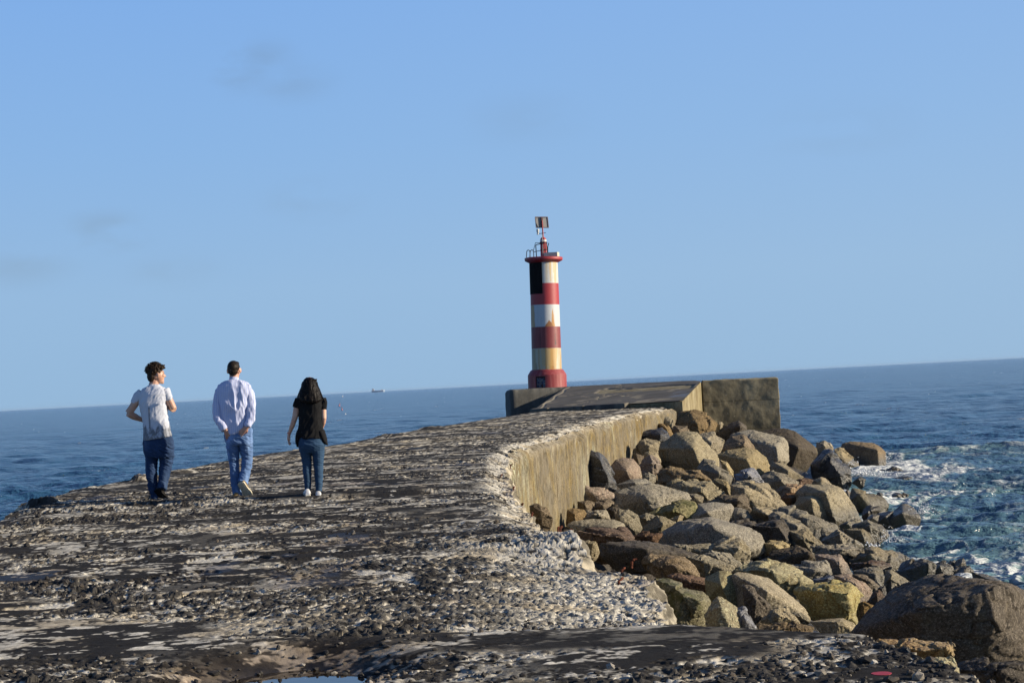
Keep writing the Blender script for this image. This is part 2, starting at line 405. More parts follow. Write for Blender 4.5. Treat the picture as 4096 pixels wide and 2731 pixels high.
    col = col*(1-bm_)+col*np.array([.40, .25, .13])*bm_
    wet = np.clip(.5*ss(.3, .7, pud)+.6*ss(.72, .78, fb2(x/.8+20, y/1.3, 96, 4)), 0, 1)
    col = col*(1-.35*wet[..., None])
    return zz, col, wet
def deck():
    nr, nc, ns = 1250, 1080, 64
    y = 1/np.linspace(1/5.5, 1/YEND, nr)
    y = np.concatenate([[3.5], y]); nr += 1
    L = Lf(y)+.10*(fb2(y*2.1, y*0, 62, 4)-.5)*2+.16*(vn2(y*.7, y*0, 66)-.5); Rr = Rf(y)+(.09+.02*ss(24, 20, y))*(fb2(y*3.6, y*0, 63, 5, .6)-.5)*2
    vis = np.maximum(L+.05, -(.34*y+1.2))
    u = np.linspace(0, 1, nc)
    uu = np.where(u < .06, u/.06, 0)
    X = np.where(u[None, :] < .06, L[:, None]+(vis-L)[:, None]*(u[None, :]/.06), vis[:, None]+(Rr-vis)[:, None]*((u[None, :]-.06)/.94))
    Y = np.repeat(y[:, None], nc, 1)
    Z, col, wet = deck_surf(X, Y)
    # skirts
    def skirt(side):
        xe = X[:, -1] if side > 0 else X[:, 0]; ze = Z[:, -1] if side > 0 else Z[:, 0]
        k = np.linspace(0, 1, ns)[None, 1:]**1.9
        depth = 3.9*k; zz = ze[:, None]-depth; yy = np.repeat(y[:, None], ns-1, 1)
        xx = xe[:, None]+side*(.05*ss(0, .2, depth))+side*.20*(fb2(yy*3.5, zz*3.5, 64, 6, .65)-.5)*ss(0, .06, depth)+side*.06*(fb2(yy*16, zz*16, 67, 3, .6)-.5)
        if side > 0: xx = xx-.28*ss(24.3, 26, yy)*ss(.12, .35, depth)
        pf = fb2(yy*9, zz*9, 65, 4, .6)[..., None]; pale = np.array([.62, .55, .42])*(.5+.9*pf)*(1-.6*ss(.5, .62, fb2(yy*5, zz*5, 68, 4)))[..., None]
        return xx, yy, zz, pale
    xr_, yr_, zr_, cr_ = skirt(1); xl_, yl_, zl_, cl_ = skirt(-1)
    X = np.concatenate([xl_[:, ::-1], X, xr_], 1); Y = np.concatenate([yl_[:, ::-1], Y, yr_], 1); Z = np.concatenate([zl_[:, ::-1], Z, zr_], 1)
    col = np.concatenate([cl_[:, ::-1], col, cr_], 1); wet = np.concatenate([wet[:, :1]*np.zeros((1, ns-1)), wet, wet[:, :1]*np.zeros((1, ns-1))], 1)
    n2 = X.shape[1]
    me = grid_mesh('pier_deck', np.stack([X, Y, Z], 2).reshape(-1, 3), nr, n2, False, {'col': col.reshape(-1, 3), 'wet': wet.ravel()})
    t = NT('worn_concrete_and_bitumen')
    a = t.n('ShaderNodeVertexColor'); a.layer_name = 'col'; wa = t.n('ShaderNodeAttribute'); wa.attribute_name = 'wet'
    n = t.noise(160, 3, .7)
    t.col(t.mix(.8, a.outputs[0], t.ramp(n, [(.3, (.4, .4, .4)), (.7, (1, 1, 1))]), 'MULTIPLY'))
    t.rough(t.rng(wa.outputs['Fac'], 0, 1, .9, .35)); t.l(t.rng(wa.outputs['Fac'], 0, 1, .06, .4), t.b.inputs['Specular IOR Level']); t.bump(n, .6, .006)
    o = link('pier_deck', me, t.m); tag(o, 'worn pier deck of broken black bitumen over pale concrete', None, None, 'structure')
deck()

def puddle():
    bm = bmesh.new(); pts = []
    for i in range(40):
        a = i/40*6.283; r_ = .9+.25*mnoise.noise(Vector((math.cos(a)*2, math.sin(a)*2, 3)))
        pts.append(bm.verts.new((PUD.x+1.0*r_*math.cos(a), PUD.y+1.5*r_*math.sin(a), float(PZ))))
    bm.faces.new(pts); me = bpy.data.meshes.new('puddle'); bm.to_mesh(me); bm.free()
    t = NT('puddle_water'); t.col((.02, .014, .008)); t.rough(.03); t.b.inputs['IOR'].default_value = 1.333
    t.bump(t.noise(6, 2), .05, .01)
    tag(link('puddle', me, t.m), 'shallow brown rimmed rain puddle reflecting the sky on the pier', None, None, 'structure')
q = deck_surf(np.linspace(PUD.x-.3, PUD.x+.3, 40), np.full(40, PUD.y))[0]
PZ = np.percentile(q, 50)+.030
puddle()

def gravel():
    rs = np.random.RandomState(5); V = []; Fc = []; A = []
    bm = bmesh.new(); bmesh.ops.create_icosphere(bm, subdivisions=1, radius=1)
    bv = np.array([v.co[:] for v in bm.verts]); bf = np.array([[v.index for v in f.verts] for f in bm.faces]); bm.free()
    N = 9000
    y = 1/rs.uniform(1/28., 1/7.2, N); x = rs.uniform(-1, 1, N)*(.31*y+.4)
    ok = (x < Rf(y)-.03) & (x > Lf(y)+.1); x = x[ok]; y = y[ok]
    m = fb2(x/2.4+9, y/1.5, 75, 4); b_ = fb2(x/.7, y/.7, 86, 3)
    bandm = ((y < 10.1) & (y > 9.3) & (x > -.4)) | (np.hypot(x-SPOT.x, y-SPOT.y) < .12)
    pr = ss(.45, .56, m)*(.35+.9*ss(.40, .60, b_)); ok = (rs.rand(len(x)) < pr) & ~bandm
    x = x[ok]; y = y[ok]; z = deck_surf(x, y)[0]
    for i in range(len(x)):
        s = .007+.013*rs.rand()**2+(.010 if rs.rand() < .07 else 0)
        sc = np.array([s*rs.uniform(.8, 1.5), s*rs.uniform(.8, 1.5), s*rs.uniform(.55, 1.0)])
        v = bv*(1+rs.uniform(-.28, .28, (len(bv), 1)))*sc
        a = rs.rand()*6.28; c, s_ = math.cos(a), math.sin(a)
        v = np.stack([v[:, 0]*c-v[:, 1]*s_, v[:, 0]*s_+v[:, 1]*c, v[:, 2]], 1)+np.array([x[i], y[i], z[i]+sc[2]*.45])
        Fc.append(bf+len(V)*len(bv)); V.append(v)
        k = rs.rand(); A.append(np.full(len(bv), k))
    V = np.concatenate(V); Fc = np.concatenate(Fc); me = bpy.data.meshes.new('loose_gravel')
    me.vertices.add(len(V)); me.vertices.foreach_set('co', V.astype(np.float32).ravel())
    me.loops.add(Fc.size); me.loops.foreach_set('vertex_index', Fc.astype(np.int32).ravel()); me.polygons.add(len(Fc)); me.polygons.foreach_set('loop_start', np.arange(0, Fc.size, 3, dtype=np.int32)); me.update(calc_edges=True)
    at = me.attributes.new('rnd', 'FLOAT', 'POINT'); at.data.foreach_set('value', np.concatenate(A).astype(np.float32))
    me.polygons.foreach_set('use_smooth', np.full(len(Fc), False))
    t = NT('gravel_stone'); a = t.n('ShaderNodeAttribute'); a.attribute_name = 'rnd'
    t.col(t.mix(t.rng(t.noise(90, 3), .3, .7, 0, .5), t.ramp(a.outputs['Fac'], [(0, (.035, .033, .032)), (.6, (.075, .068, .06)), (.85, (.13, .105, .08)), (.95, (.30, .27, .22)), (1, (.5, .45, .38))]), (.03, .03, .03)))
    t.rough(.8); t.bump(t.noise(120, 3), .4, .004)
    tag(link('loose_gravel', me, t.m), 'loose dark gravel strewn over the worn pier deck', None, None, 'stuff')
gravel()

# ------------------------------------------------------------------ sea wall (right-hand face of the pier)
def sea_wall():
    ny, nz_ = 1100, 170
    yy = np.linspace(26, 74, 800); px_ = 1176+4000*(Rf(yy)+.3)/yy; SEG = [24.6]+[float(np.interp(q, px_, yy)) for q in (1336, 1402, 1450, 1509, 1545)]+[90]
    y = np.linspace(24.6, 74.5, ny); e = Rf(y)+.03
    h = np.concatenate([np.linspace(0, .12, 14), np.linspace(.14, 4.2, nz_-14)])
    Y = np.repeat(y[:, None], nz_, 1); H = np.repeat(h[None, :], ny, 0)
    zt = deck_surf(e-.25, y)[0]; zt = np.minimum(zt, 3.52)-.03
    brk = fb2(Y/1.1, Y*0+3, 101, 4)[:, :1]
    rnd = .14+.22*ss(.5, .75, brk)
    inner = ss(1, 0, H/rnd)
    X = e[:, None]-rnd*inner**1.5*1.0 - .02 + .05*(fb2(Y/.8, H/.8, 102, 4)-.5)+.02*(fb2(Y*5, H*5, 103, 3)-.5)
    X += .14*(fb2(Y*1.6, H*3, 107, 4)-.55)*ss(.75, 0, H); H = H+.10*(fb2(Y*1.3, Y*0, 108, 4)-.45)*ss(.6, 0, H)
    # pour joints
    for a_, b_ in zip(SEG, SEG[1:]): X += np.where((Y >= a_) & (Y < b_), .34*(Y-a_)/(b_-a_)-.05, 0)
    Z = zt[:, None]-H
    me = grid_mesh('sea_wall', np.stack([X, Y, Z], 2).reshape(-1, 3), ny, nz_)
    t = NT('stained_sea_wall')
    str1 = t.noise(1, 5, .65, stretch=(3.2, 3.2, .22)); str2 = t.noise(1, 5, .75, stretch=(11, 11, .55)); b2 = t.noise(2.4, 6, .75); zon = t.noise(.22, 2, .5); blot = t.noise(.9, 4, .6); fine = t.noise(22, 5, .7)
    c = t.ramp(str1, [(.30, (.13, .095, .038)), (.45, (.24, .175, .07)), (.56, (.31, .235, .10)), (.7, (.18, .125, .05))])
    c = t.mix(t.rng(blot, .45, .62, 0, .75), c, (.34, .29, .20))
    c = t.mix(t.math('MULTIPLY', t.rng(str2, .54, .66), t.rng(blot, .44, .60, 0, .9)), c, (.60, .60, .44))
    c = t.mix(t.math('MULTIPLY', t.rng(str2, .44, .34), .45), c, (.30, .18, .06))
    c = t.mix(t.rng(b2, .45, .56, 0, .75), c, (.17, .145, .105))
    yc = t.sep(t.pos())[1]; zz_ = t.math('MAXIMUM', t.rng(zon, .52, .62, 0, .95), t.math('MULTIPLY', t.rng(yc, 29.5, 31.5), t.rng(yc, 37, 34.5)))
    c = t.mix(t.math('MULTIPLY', t.rng(str2, .50, .58), zz_), c, (.62, .64, .46))
    c = t.mix(t.rng(fine, .47, .36, 0, .8), c, (.06, .05, .03))
    zc = t.sep(t.pos())[2]
    c = t.mix(t.rng(t.math('ADD', zc, t.math('MULTIPLY', blot, .5)), 3.45, 3.75, 0, .8), c, (.44, .39, .30))
    c = t.mix(t.rng(t.math('ADD', zc, t.math('MULTIPLY', fine, .6)), 2.2, 1.5, 0, .45), c, (.23, .20, .08))
    c = t.mix(t.rng(t.noise(.5, 5, .65), .44, .60, 0, .55), c, (.23, .205, .16)); c = t.mix(t.rng(t.noise(1.3, 6, .8), .52, .60, 0, .65), c, (.11, .09, .06)); c = t.mix(t.rng(t.noise(4.5, 5, .8), .56, .62, 0, .7), c, (.07, .055, .03)); c = t.mix(t.rng(str2, .43, .37, 0, .8), c, (.10, .06, .02))
    t.col(c); t.rough(.9); p = t.bump(b2, .7, .08); p = t.bump(fine, 1, .03, p); t.bump(str2, .4, .02, p)
    o = link('sea_wall', me, t.m); tag(o, 'tall ochre stained concrete sea wall along the right side of the pier', 'wall')
sea_wall()

# ------------------------------------------------------------------ end platform
def conc_mat(name, c1, c2, lines=True, speck=False, edge=False):
    t = NT(name); n1 = t.noise(.7, 5, .6); n2 = t.noise(9, 5, .7); n3 = t.noise(1, 4, .6, stretch=(1.2, 1.2, .25))
    c = t.mix(t.rng(n1, .35, .65), c1, c2); c = t.mix(t.rng(n2, .35, .7, 0, .5), c, tuple(x*.5 for x in c1)); c = t.mix(t.rng(n3, .5, .7, 0, .35), c, tuple(min(1, x*1.6) for x in c2))
    if speck:
        zc = t.sep(t.pos())[2]; fr = t.math('ABSOLUTE', t.math('SUBTRACT', t.math('FRACT', t.math('MULTIPLY', t.math('ADD', zc, t.math('MULTIPLY', n1, .10)), .72)), .5))
        c = t.mix(t.rng(t.noise(1.6, 6, .7), .45, .62, 0, .5), c, (.12, .105, .075)); c = t.mix(t.rng(fr, .022, .008, 0, .55), c, (.06, .05, .03))
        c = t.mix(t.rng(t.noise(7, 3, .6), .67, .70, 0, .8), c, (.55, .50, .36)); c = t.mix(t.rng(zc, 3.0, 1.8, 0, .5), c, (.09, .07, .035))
    if edge: c = t.mix(t.rng(t.noise(1.1, 6, .75), .46, .60, 0, .7), c, (.16, .12, .055)); c = t.mix(t.rng(t.noise(3, 5, .8), .56, .64, 0, .6), c, (.08, .065, .04))
    t.col(c); t.rough(.85); t.bump(n2, .6, .03); return t
def quadprism(name, top, zbot, mat, parent=None, cuts=0, amp=0, batter=0):
    """solid with the given top polygon (list of xyz) and vertical sides"""
    bm = bmesh.new(); tv = [bm.verts.new(p) for p in top]; bv = [bm.verts.new((p[0], p[1], zbot)) for p in top]
    bm.faces.new(tv); bm.faces.new(bv[::-1]); n = len(top)
    for i in range(n): bm.faces.new((tv[i], bv[i], bv[(i+1) % n], tv[(i+1) % n]))
    bmesh.ops.recalc_face_normals(bm, faces=bm.faces)
    if amp:
        me = remesh(bm, cuts, 1, .4); co = get_co(me); no = get_no(me)
        d = amp*(fb3(co[:, 0]/.5, co[:, 1]/.5, co[:, 2]/.5, 5, 5, .6)-.5)*2
        set_co(me, co+no*d[:, None])
    else:
        me = bpy.data.meshes.new(name); bm.to_mesh(me); bm.free()
    me.name = name
    return link(name, me, mat, parent)
mramp = conc_mat('weathered_grey_concrete', (.075, .068, .058), (.13, .12, .10)).m
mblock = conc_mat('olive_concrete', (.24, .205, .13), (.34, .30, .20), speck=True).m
mgrey = conc_mat('grey_platform_concrete', (.10, .098, .088), (.16, .155, .14)).m
mside = conc_mat('sunlit_ochre_concrete', (.29, .24, .13), (.38, .33, .21), edge=True).m
plat = empty('end_platform', (5, 92, 0))
tag(plat, 'raised concrete platform with a dark sloping ramp under the lighthouse', 'platform')
def rel(ps, e): return [(p[0]-e.location.x, p[1]-e.location.y, p[2]) for p in ps]
quadprism('platform_block', rel([(-.27, 97, 4.49), (2.9, 98.0, 4.49), (9.10, 85.15, 4.49), (10.2, 100, 4.47), (9.5, 106, 4.45), (-.6, 107, 4.45)], plat), -1, mgrey, plat, .16, .04)
# ramp
FL, FR, BR, BL = (.85, 79, 3.60), (6.95, 72.3, 3.76), (9.12, 85.0, 4.485), (2.9, 97.8, 4.49)
def ramp():
    n, m = 260, 260; u = np.linspace(0, 1, n)[:, None]; v = np.linspace(0, 1, m)[None, :]
    P = [np.array(FL), np.array(FR), np.array(BR), np.array(BL)]
    co = ((1-u)*(1-v))[..., None]*P[0]+((u)*(1-v))[..., None]*P[1]+(u*v)[..., None]*P[2]+((1-u)*v)[..., None]*P[3]
    X, Y, Z = co[..., 0], co[..., 1], co[..., 2]
    U = np.broadcast_to(u, X.shape); V = np.broadcast_to(v, X.shape)
    hole = ss(.30, .36, U)*ss(.985, .97, U)*ss(.50, .56, V+.10*(fb2(X/1.2, Y/1.2, 5, 3)-.5)-.10*U)*ss(.80, .70, V+.15*(fb2(X/1., Y/1., 6, 3)-.5)-.05*U)
    Z = Z-.22*hole+.03*(fb2(X/.4, Y/.4, 7, 4)-.5)*(.3+3*hole)
    dist = np.abs(U-.34-.12*V-.04*(fb2(X/.6, Y/.6, 8, 3)-.5)*4); crack = ss(.012, .004, dist)*ss(.1, .2, V)
    dist2 = np.abs(V-.36-.1*U-.05*(fb2(X/.8, Y/.8, 9, 3)-.5)*4); crack = np.maximum(crack, ss(.02, .008, dist2)*ss(.25, .35, U)*ss(.75, .6, U))
    d3 = np.abs(U-.03-.01*np.sin(V*20)); crack = np.maximum(crack, ss(.014, .006, d3))
    Z = Z-.02*crack
    wet = ss(.86, .92, U)*ss(.10, .2, V)*ss(.50, .40, V)*.45*ss(.45, .6, fb2(X/.7, Y/.7, 31, 3)+.1)
    rim = hole*ss(.3, .65, fb2(X/.5, Y/.5, 12, 3)+.2)
    col = np.array([.135, .125, .108])*(.6+.8*fb2(X/1.2, Y/1.2, 13, 5)[..., None])
    pal = np.array([.42, .36, .25])
    k = np.clip(crack*.8+rim*.9+.5*ss(.62, .7, fb2(X/.8, Y/1.2, 15, 4)), 0, 1)[..., None]; col = col*(1-k)+pal*k
    co = np.stack([X-plat.location.x, Y-plat.location.y, Z], 2).reshape(-1, 3)
    me = grid_mesh('ramp', co, n, m, True, {'col': col.reshape(-1, 3), 'wet': wet.ravel()})
    me.flip_normals()
    t = NT('ramp_surface'); a = t.n('ShaderNodeVertexColor'); a.layer_name = 'col'; wa = t.n('ShaderNodeAttribute'); wa.attribute_name = 'wet'
    t.col(a.outputs[0]); t.rough(t.rng(wa.outputs['Fac'], 0, 1, .85, .12)); t.l(t.rng(wa.outputs['Fac'], 0, 1, .08, .5), t.b.inputs['Specular IOR Level']); t.bump(t.noise(5, 5, .7), .5, .03)
    link('ramp', me, t.m, plat)
    quadprism('ramp_side', rel([(FL[0], FL[1], 3.55), (FR[0]-.02, FR[1]+.02, 3.72), (BR[0]-.02, BR[1], 4.42), (BL[0], BL[1], 4.42)], plat), 0, mside, plat)
    # kerb slabs along the lower edge
    for i, (a_, b_) in enumerate(((.0, .13), (.14, .38), (.385, .66))):
        A = np.array(FL)*(1-a_)+np.array(FR)*a_; B = np.array(FL)*(1-b_)+np.array(FR)*b_
        nrm = np.array([-.66, -.75, 0])*.35
        quadprism('ramp_kerb', rel([tuple(A+nrm+[0, 0, .03]), tuple(B+nrm+[0, 0, .03]), tuple(B+[0, .1, .06]), tuple(A+[0, .1, .06])], plat), 3.3, mkerb, plat, .05, .03)
mkerb = conc_mat('kerb_concrete', (.10, .09, .08), (.19, .17, .13)).m
ramp()
wl = quadprism('parapet_wall', [(9.16, 85.05, 4.49), (12.88, 85.05, 4.47), (12.95, 86.2, 4.47), (9.2, 86.2, 4.49)], -1, mblock, None, .07, .05)
tag(wl, 'square ended olive concrete wall jutting right beyond the ochre sea wall', 'wall')
# ------------------------------------------------------------------ lighthouse
def lathe(bm, prof, n=64, cap=True, cx=0, cy=0):
    rings = []
    for (r_, z) in prof:
        rings.append([bm.verts.new((cx+r_*math.cos(i/n*2*math.pi), cy+r_*math.sin(i/n*2*math.pi), z)) for i in range(n)])
    for a, b in zip(rings, rings[1:]):
        for i in range(n): bm.faces.new((a[i], a[(i+1) % n], b[(i+1) % n], b[i]))
    if cap: bm.faces.new(rings[0][::-1]); bm.faces.new(rings[-1])
def tube(bm, pts, r_, n=8, cap=True):
    """round bar along pts; r_ number or list of radii / (rx, ry)"""
    pts = [Vector(p) for p in pts]; rings = []; ref = None
    for i, p in enumerate(pts):
        t = (pts[min(i+1, len(pts)-1)]-pts[max(i-1, 0)]).normalized()
        if ref is None:
            ref = Vector((0, 1, 0)) if abs(t.y) < .8 else Vector((1, 0, 0))
        a = (ref-t*ref.dot(t)).normalized(); ref = a; b = t.cross(a)
        q = r_[i] if isinstance(r_, (list, tuple)) else r_
        ra, rb = q if isinstance(q, (list, tuple)) else (q, q)     # ra along ref, rb across
        rings.append([bm.verts.new(p+a*ra*math.cos(k/n*2*math.pi)+b*rb*math.sin(k/n*2*math.pi)) for k in range(n)])
    for A, B in zip(rings, rings[1:]):
        for k in range(n): bm.faces.new((A[k], A[(k+1) % n], B[(k+1) % n], B[k]))
    if cap: bm.faces.new(rings[0][::-1]); bm.faces.new(rings[-1])
def box(bm, c, s, rot=None):
    r_ = bmesh.ops.create_cube(bm, size=1)['verts']
    m = Matrix.Translation(c) @ (rot.to_matrix().to_4x4() if rot else Matrix()) @ Matrix.Diagonal((*s, 1))
    bmesh.ops.transform(bm, matrix=m, verts=r_); return r_
def fin(bm, name, mat, parent=None, smooth=False, bevel=0):
    if bevel: bmesh.ops.bevel(bm, geom=[e for e in bm.edges], offset=bevel, segments=2, affect='EDGES')
    bmesh.ops.recalc_face_normals(bm, faces=bm.faces)
    me = bpy.data.meshes.new(name); bm.to_mesh(me); bm.free()
    if smooth:
        me.polygons.foreach_set('use_smooth', np.full(len(me.polygons), True)); me.set_sharp_from_angle(angle=R(25))
    return link(name, me, mat, parent)

def lighthouse():
    S_ = 101/F*1.7415                 # metres per pixel of the 2352 px view at 101 m
    base = ground(*D(1257.5, 889.5), 4.48)
    k = 101/base.y
    base = Vector((base.x*k, 101, 4.48))
    L = empty('lighthouse', base); L.rotation_euler = (0, R(1.25), 0)
    tag(L, 'slim red and white banded lighthouse with rusty streaks at the pier end', 'lighthouse')
    def z(y): return (889.5-y)*S_
    rb, rs_, rt_ = 44.5*S_, 34.3*S_, 32.2*S_
    # materials
    def paint(name, c, rustamt, extra=None):
        t = NT(name); v = t.obj()
        n1 = t.noise(1, 5, .65, v, (3.2, 3.2, .25)); n2 = t.noise(6, 5, .7, v); n3 = t.noise(1, 4, .7, v, (8, 8, .5))
        c_ = t.mix(t.rng(n2, .35, .75, 0, .35), c, tuple(x*.72 for x in c))
        if extra: c_ = t.mix(t.rng(n3, .48, .62, 0, .6), c_, extra)
        c_ = t.mix(t.rng(n1, rustamt, rustamt+.09, 0, .9), c_, (.62, .36, .10))
        c_ = t.mix(t.rng(n2, .30, .24, 0, .8), c_, (.12, .07, .04))
        t.col(c_); t.rough(.5); t.bump(n2, .25, .02); return t
    red = paint('red_paint', (.40, .028, .035), .80).m
    t4 = paint('worn_red_paint', (.30, .038, .042), .78, (.36, .10, .09)); red2 = t4.m
    red3 = paint('flaking_red_paint', (.30, .035, .038), .66, (.44, .13, .12)).m
    t3 = paint('white_paint', (.80, .80, .76), .60, (.78, .72, .52)); white = t3.m
    t2 = paint('rust_streaked_white_paint', (.78, .74, .60), .52, (.70, .56, .24)); white2 = t2.m
    def streaks(t, spec):
        x, y_, z_ = t.sep(t.obj())[0], None, t.sep(t.obj())[2]
        src = t.b.inputs['Base Color'].links[0].from_socket; wob = t.noise(1, 4, .7, t.obj(), (9, 9, 2))
        for (x0, ztop, zbot, wtop, wbot, c_, st_) in spec:
            wd = t.rng(z_, zbot, ztop, wbot, wtop); dx = t.math('ABSOLUTE', t.math('ADD', x, t.math('ADD', t.math('MULTIPLY', t.math('SUBTRACT', wob, .5), .16), -x0)))
            m = t.math('MULTIPLY', t.rng(t.math('SUBTRACT', dx, wd), .025, -.01), t.math('MULTIPLY', t.math('LESS_THAN', z_, ztop), t.math('GREATER_THAN', z_, zbot-.05)))
            src = t.mix(t.math('MULTIPLY', m, st_), src, c_)
        t.col(src)
    tw = paint('cracked_white_paint', (.80, .82, .82), .66, (.70, .72, .72)); whm = tw.m
    streaks(tw, [(.42, z(708), z(750), .0, .11, (.52, .26, .07), 1), (.20, z(735), z(750), 0, .26, (.34, .15, .05), 1), (-.80, z(700), z(750), .14, .18, (.55, .34, .14), .9)])
    streaks(t2, [(.15, z(800), z(849), .16, .12, (.60, .33, .08), .85), (.48, z(800), z(849), .14, .03, (.62, .38, .12), .8), (-.62, z(832), z(849), .01, .05, (.06, .04, .03), .9), (-.3, z(800), z(849), .5, .45, (.50, .44, .28), .6), (-.05, z(800), z(849), .03, .05, (.58, .32, .08), .8), (.33, z(800), z(849), .03, .06, (.50, .24, .06), .9), (-.45, z(800), z(849), .03, .02, (.45, .26, .10), .7), (.10, z(800), z(838), .42, .34, (.66, .42, .14), .45), (-.72, z(800), z(849), .05, .09, (.42, .30, .14), .7)])
    streaks(t3, [(.36, z(602), z(645), .05, .02, (.66, .44, .16), .8), (.62, z(602), z(650), .10, .04, (.68, .40, .18), .8), (.15, z(602), z(640), .02, .01, (.6, .45, .2), .6)])
    streaks(t4, [(.52, z(765), z(790), .0, .03, (.06, .02, .02), .9), (-.35, z(765), z(799), .01, .012, (.10, .02, .02), .9)])
    def rad(zz): return rs_+(rt_-rs_)*(zz-z(850))/(z(600)-z(850))
    bands = [(848, 799, white2), (799, 750, red2), (750, 699.5, whm), (699.5, 650.5, red), (650.5, 602, white)]
    bm = bmesh.new()
    lathe(bm, [(rb, -.05), (rb, z(860)), (rb*.97, z(857.5)), (rs_*1.10, z(849)), (rs_*1.01, z(847.5))], 96)
    fin(bm, "base", red3, L, True)
    for (a, b, m) in bands:
        bm = bmesh.new(); n = 8
        lathe(bm, [(rad(z(a)+(z(b)-z(a))*i/n)-(.0), z(a)+(z(b)-z(a))*i/n) for i in range(n+1)], 96)
        fin(bm, 'shaft_band', m, L, True)
    bm = bmesh.new()     # gallery: a flared ring
    lathe(bm, [(rt_*1.0, z(603)), (43*S_, z(597.5)), (43.8*S_, z(595.5)), (43.8*S_, z(591)), (42*S_, z(590.3))], 96)
    fin(bm, 'gallery', red, L, False)
    # a chipped corner of the gallery, bare concrete
    bm = bmesh.new(); box(bm, (-38*S_, -20*S_, z(595)), (5*S_, 5*S_, 3.6*S_)); fin(bm, 'chipped_edge', simple('bare_pink_concrete', (.5, .25, .18)), L, bevel=.02)
    # black daymark panel wrapped round the left half
    bm = bmesh.new(); n = 28; ra = rad(z(630))+.025
    for i in range(n):
        a0 = R(175)+R(86)*i/n; a1 = R(175)+R(86)*(i+1)/n
        def P(a, r_, zz): return bm.verts.new((r_*math.cos(a), r_*math.sin(a), zz))
        zt, zb = z(603), z(674.5)
        o_ = [P(a0, ra, zb), P(a1, ra, zb), P(a1, ra, zt), P(a0, ra, zt)]; i_ = [P(a0, ra-.03, zb), P(a1, ra-.03, zb), P(a1, ra-.03, zt), P(a0, ra-.03, zt)]
        bm.faces.new(o_); bm.faces.new(i_[::-1]); bm.faces.new((o_[0], i_[0], i_[1], o_[1])); bm.faces.new((o_[3], o_[2], i_[2], i_[3]))
        if i == 0: bm.faces.new((o_[0], o_[3], i_[3], i_[0]))
        if i == n-1: bm.faces.new((o_[1], i_[1], i_[2], o_[2]))
    bmesh.ops.remove_doubles(bm, verts=bm.verts, dist=.001)
    fin(bm, 'black_panel', simple('matt_black_panel', (.012, .011, .011), .9, spec=.1), L)
    # door in the base
    def on_cyl(r_, a0, a1, z0, z1, th, name, mat, par):
        bm = bmesh.new(); n = 10; vs = []
        for i in range(n+1):
            a = a0+(a1-a0)*i/n
            vs.append([bm.verts.new((rr*math.cos(a), rr*math.sin(a), zz)) for rr, zz in ((r_, z0), (r_+th, z0), (r_+th, z1), (r_, z1))])
        for A, B in zip(vs, vs[1:]):
            for k in range(4): bm.faces.new((A[k], A[(k+1) % 4], B[(k+1) % 4], B[k]))
        bm.faces.new(vs[0]); bm.faces.new(vs[-1][::-1]); return fin(bm, name, mat, par)
    t = NT('flaked_blue_door'); n = t.noise(7, 5, .7, t.obj()); t.col(t.ramp(n, [(.42, (.05, .03, .03)), (.50, (.03, .07, .16)), (.56, (.22, .23, .21)), (.62, (.09, .04, .03))])); t.rough(.7)
    dr = on_cyl(rb, R(237), R(263), .02, z(866), .012, 'door', t.m, L)
    mfr = simple('door_frame_dark', (.05, .02, .02), .7)
    on_cyl(rb, R(235), R(237), .02, z(863), .04, 'door_frame', mfr, dr); on_cyl(rb, R(237), R(263), z(866), z(863), .04, 'door_frame', mfr, dr)
    # lantern column, collars
    cx = (1248.5-1248)*S_
    blk = simple('black_railing_metal', (.02, .018, .018), .55, metallic=.3); wht = simple('white_enamel', (.72, .72, .66), .4); rust = simple('rusted_band', (.10, .07, .05), .8)
    bm = bmesh.new(); lathe(bm, [(7.2*S_, z(590)), (7.2*S_, z(553)), (6.8*S_, z(552)), (6.8*S_, z(547)), (4.5*S_, z(545)), (4.0*S_, z(543.5))], 32, True, cx, 0); col = fin(bm, 'lantern_column', red, L, True)
    bm = bmesh.new(); lathe(bm, [(7.5*S_, z(553.5)), (7.5*S_, z(549.5))], 32, True, cx, 0); fin(bm, 'collar', wht, col, True)
    bm = bmesh.new(); lathe(bm, [(7.45*S_, z(573)), (7.45*S_, z(571))], 32, True, cx, 0); fin(bm, 'collar', rust, col, True)
    bm = bmesh.new(); lathe(bm, [(8.4*S_, z(556.5)), (8.4*S_, z(554.8))], 32, True, cx, 0); fin(bm, 'collar', blk, col, True)
    # mast and solar panel, lamp arm
    bm = bmesh.new(); tube(bm, [(cx, 0, z(545)), (cx-1.2*S_, 0, z(505))], 1.5*S_, 12); fin(bm, 'mast', red, L, True)
    pc = Vector((cx-2.0*S_, 8*S_, z(508.5)))
    rot = Matrix.Rotation(R(18), 3, 'Z') @ Matrix.Rotation(R(-12), 3, 'X'); 
    import mathutils
    re = rot.to_euler()
    bm = bmesh.new(); box(bm, pc, (29.5*S_, .03, 24.5*S_), re)
    pn = fin(bm, 'solar_panel', simple('panel_back_grey', (.30, .29, .27), .5), L)
    bm = bmesh.new()
    for s in (-1, 1):
        box(bm, pc+rot @ Vector((s*14.9*S_, -.02, 0)), (1.3*S_, .06, 26.2*S_), re)
    for s in (-1, 1):
        box(bm, pc+rot @ Vector((0, -.022, s*12.6*S_)), (28.4*S_, .055, 1.3*S_), re)
    fin(bm, 'panel_frame', simple('panel_frame_metal', (.22, .15, .13), .5, metallic=.5), pn)
    bm = bmesh.new(); box(bm, pc+rot @ Vector((0, -.07, 0)), (3.2*S_, .07, 25*S_), re); fin(bm, 'panel_bracket', simple('dark_red_bracket', (.10, .02, .02), .6), pn)
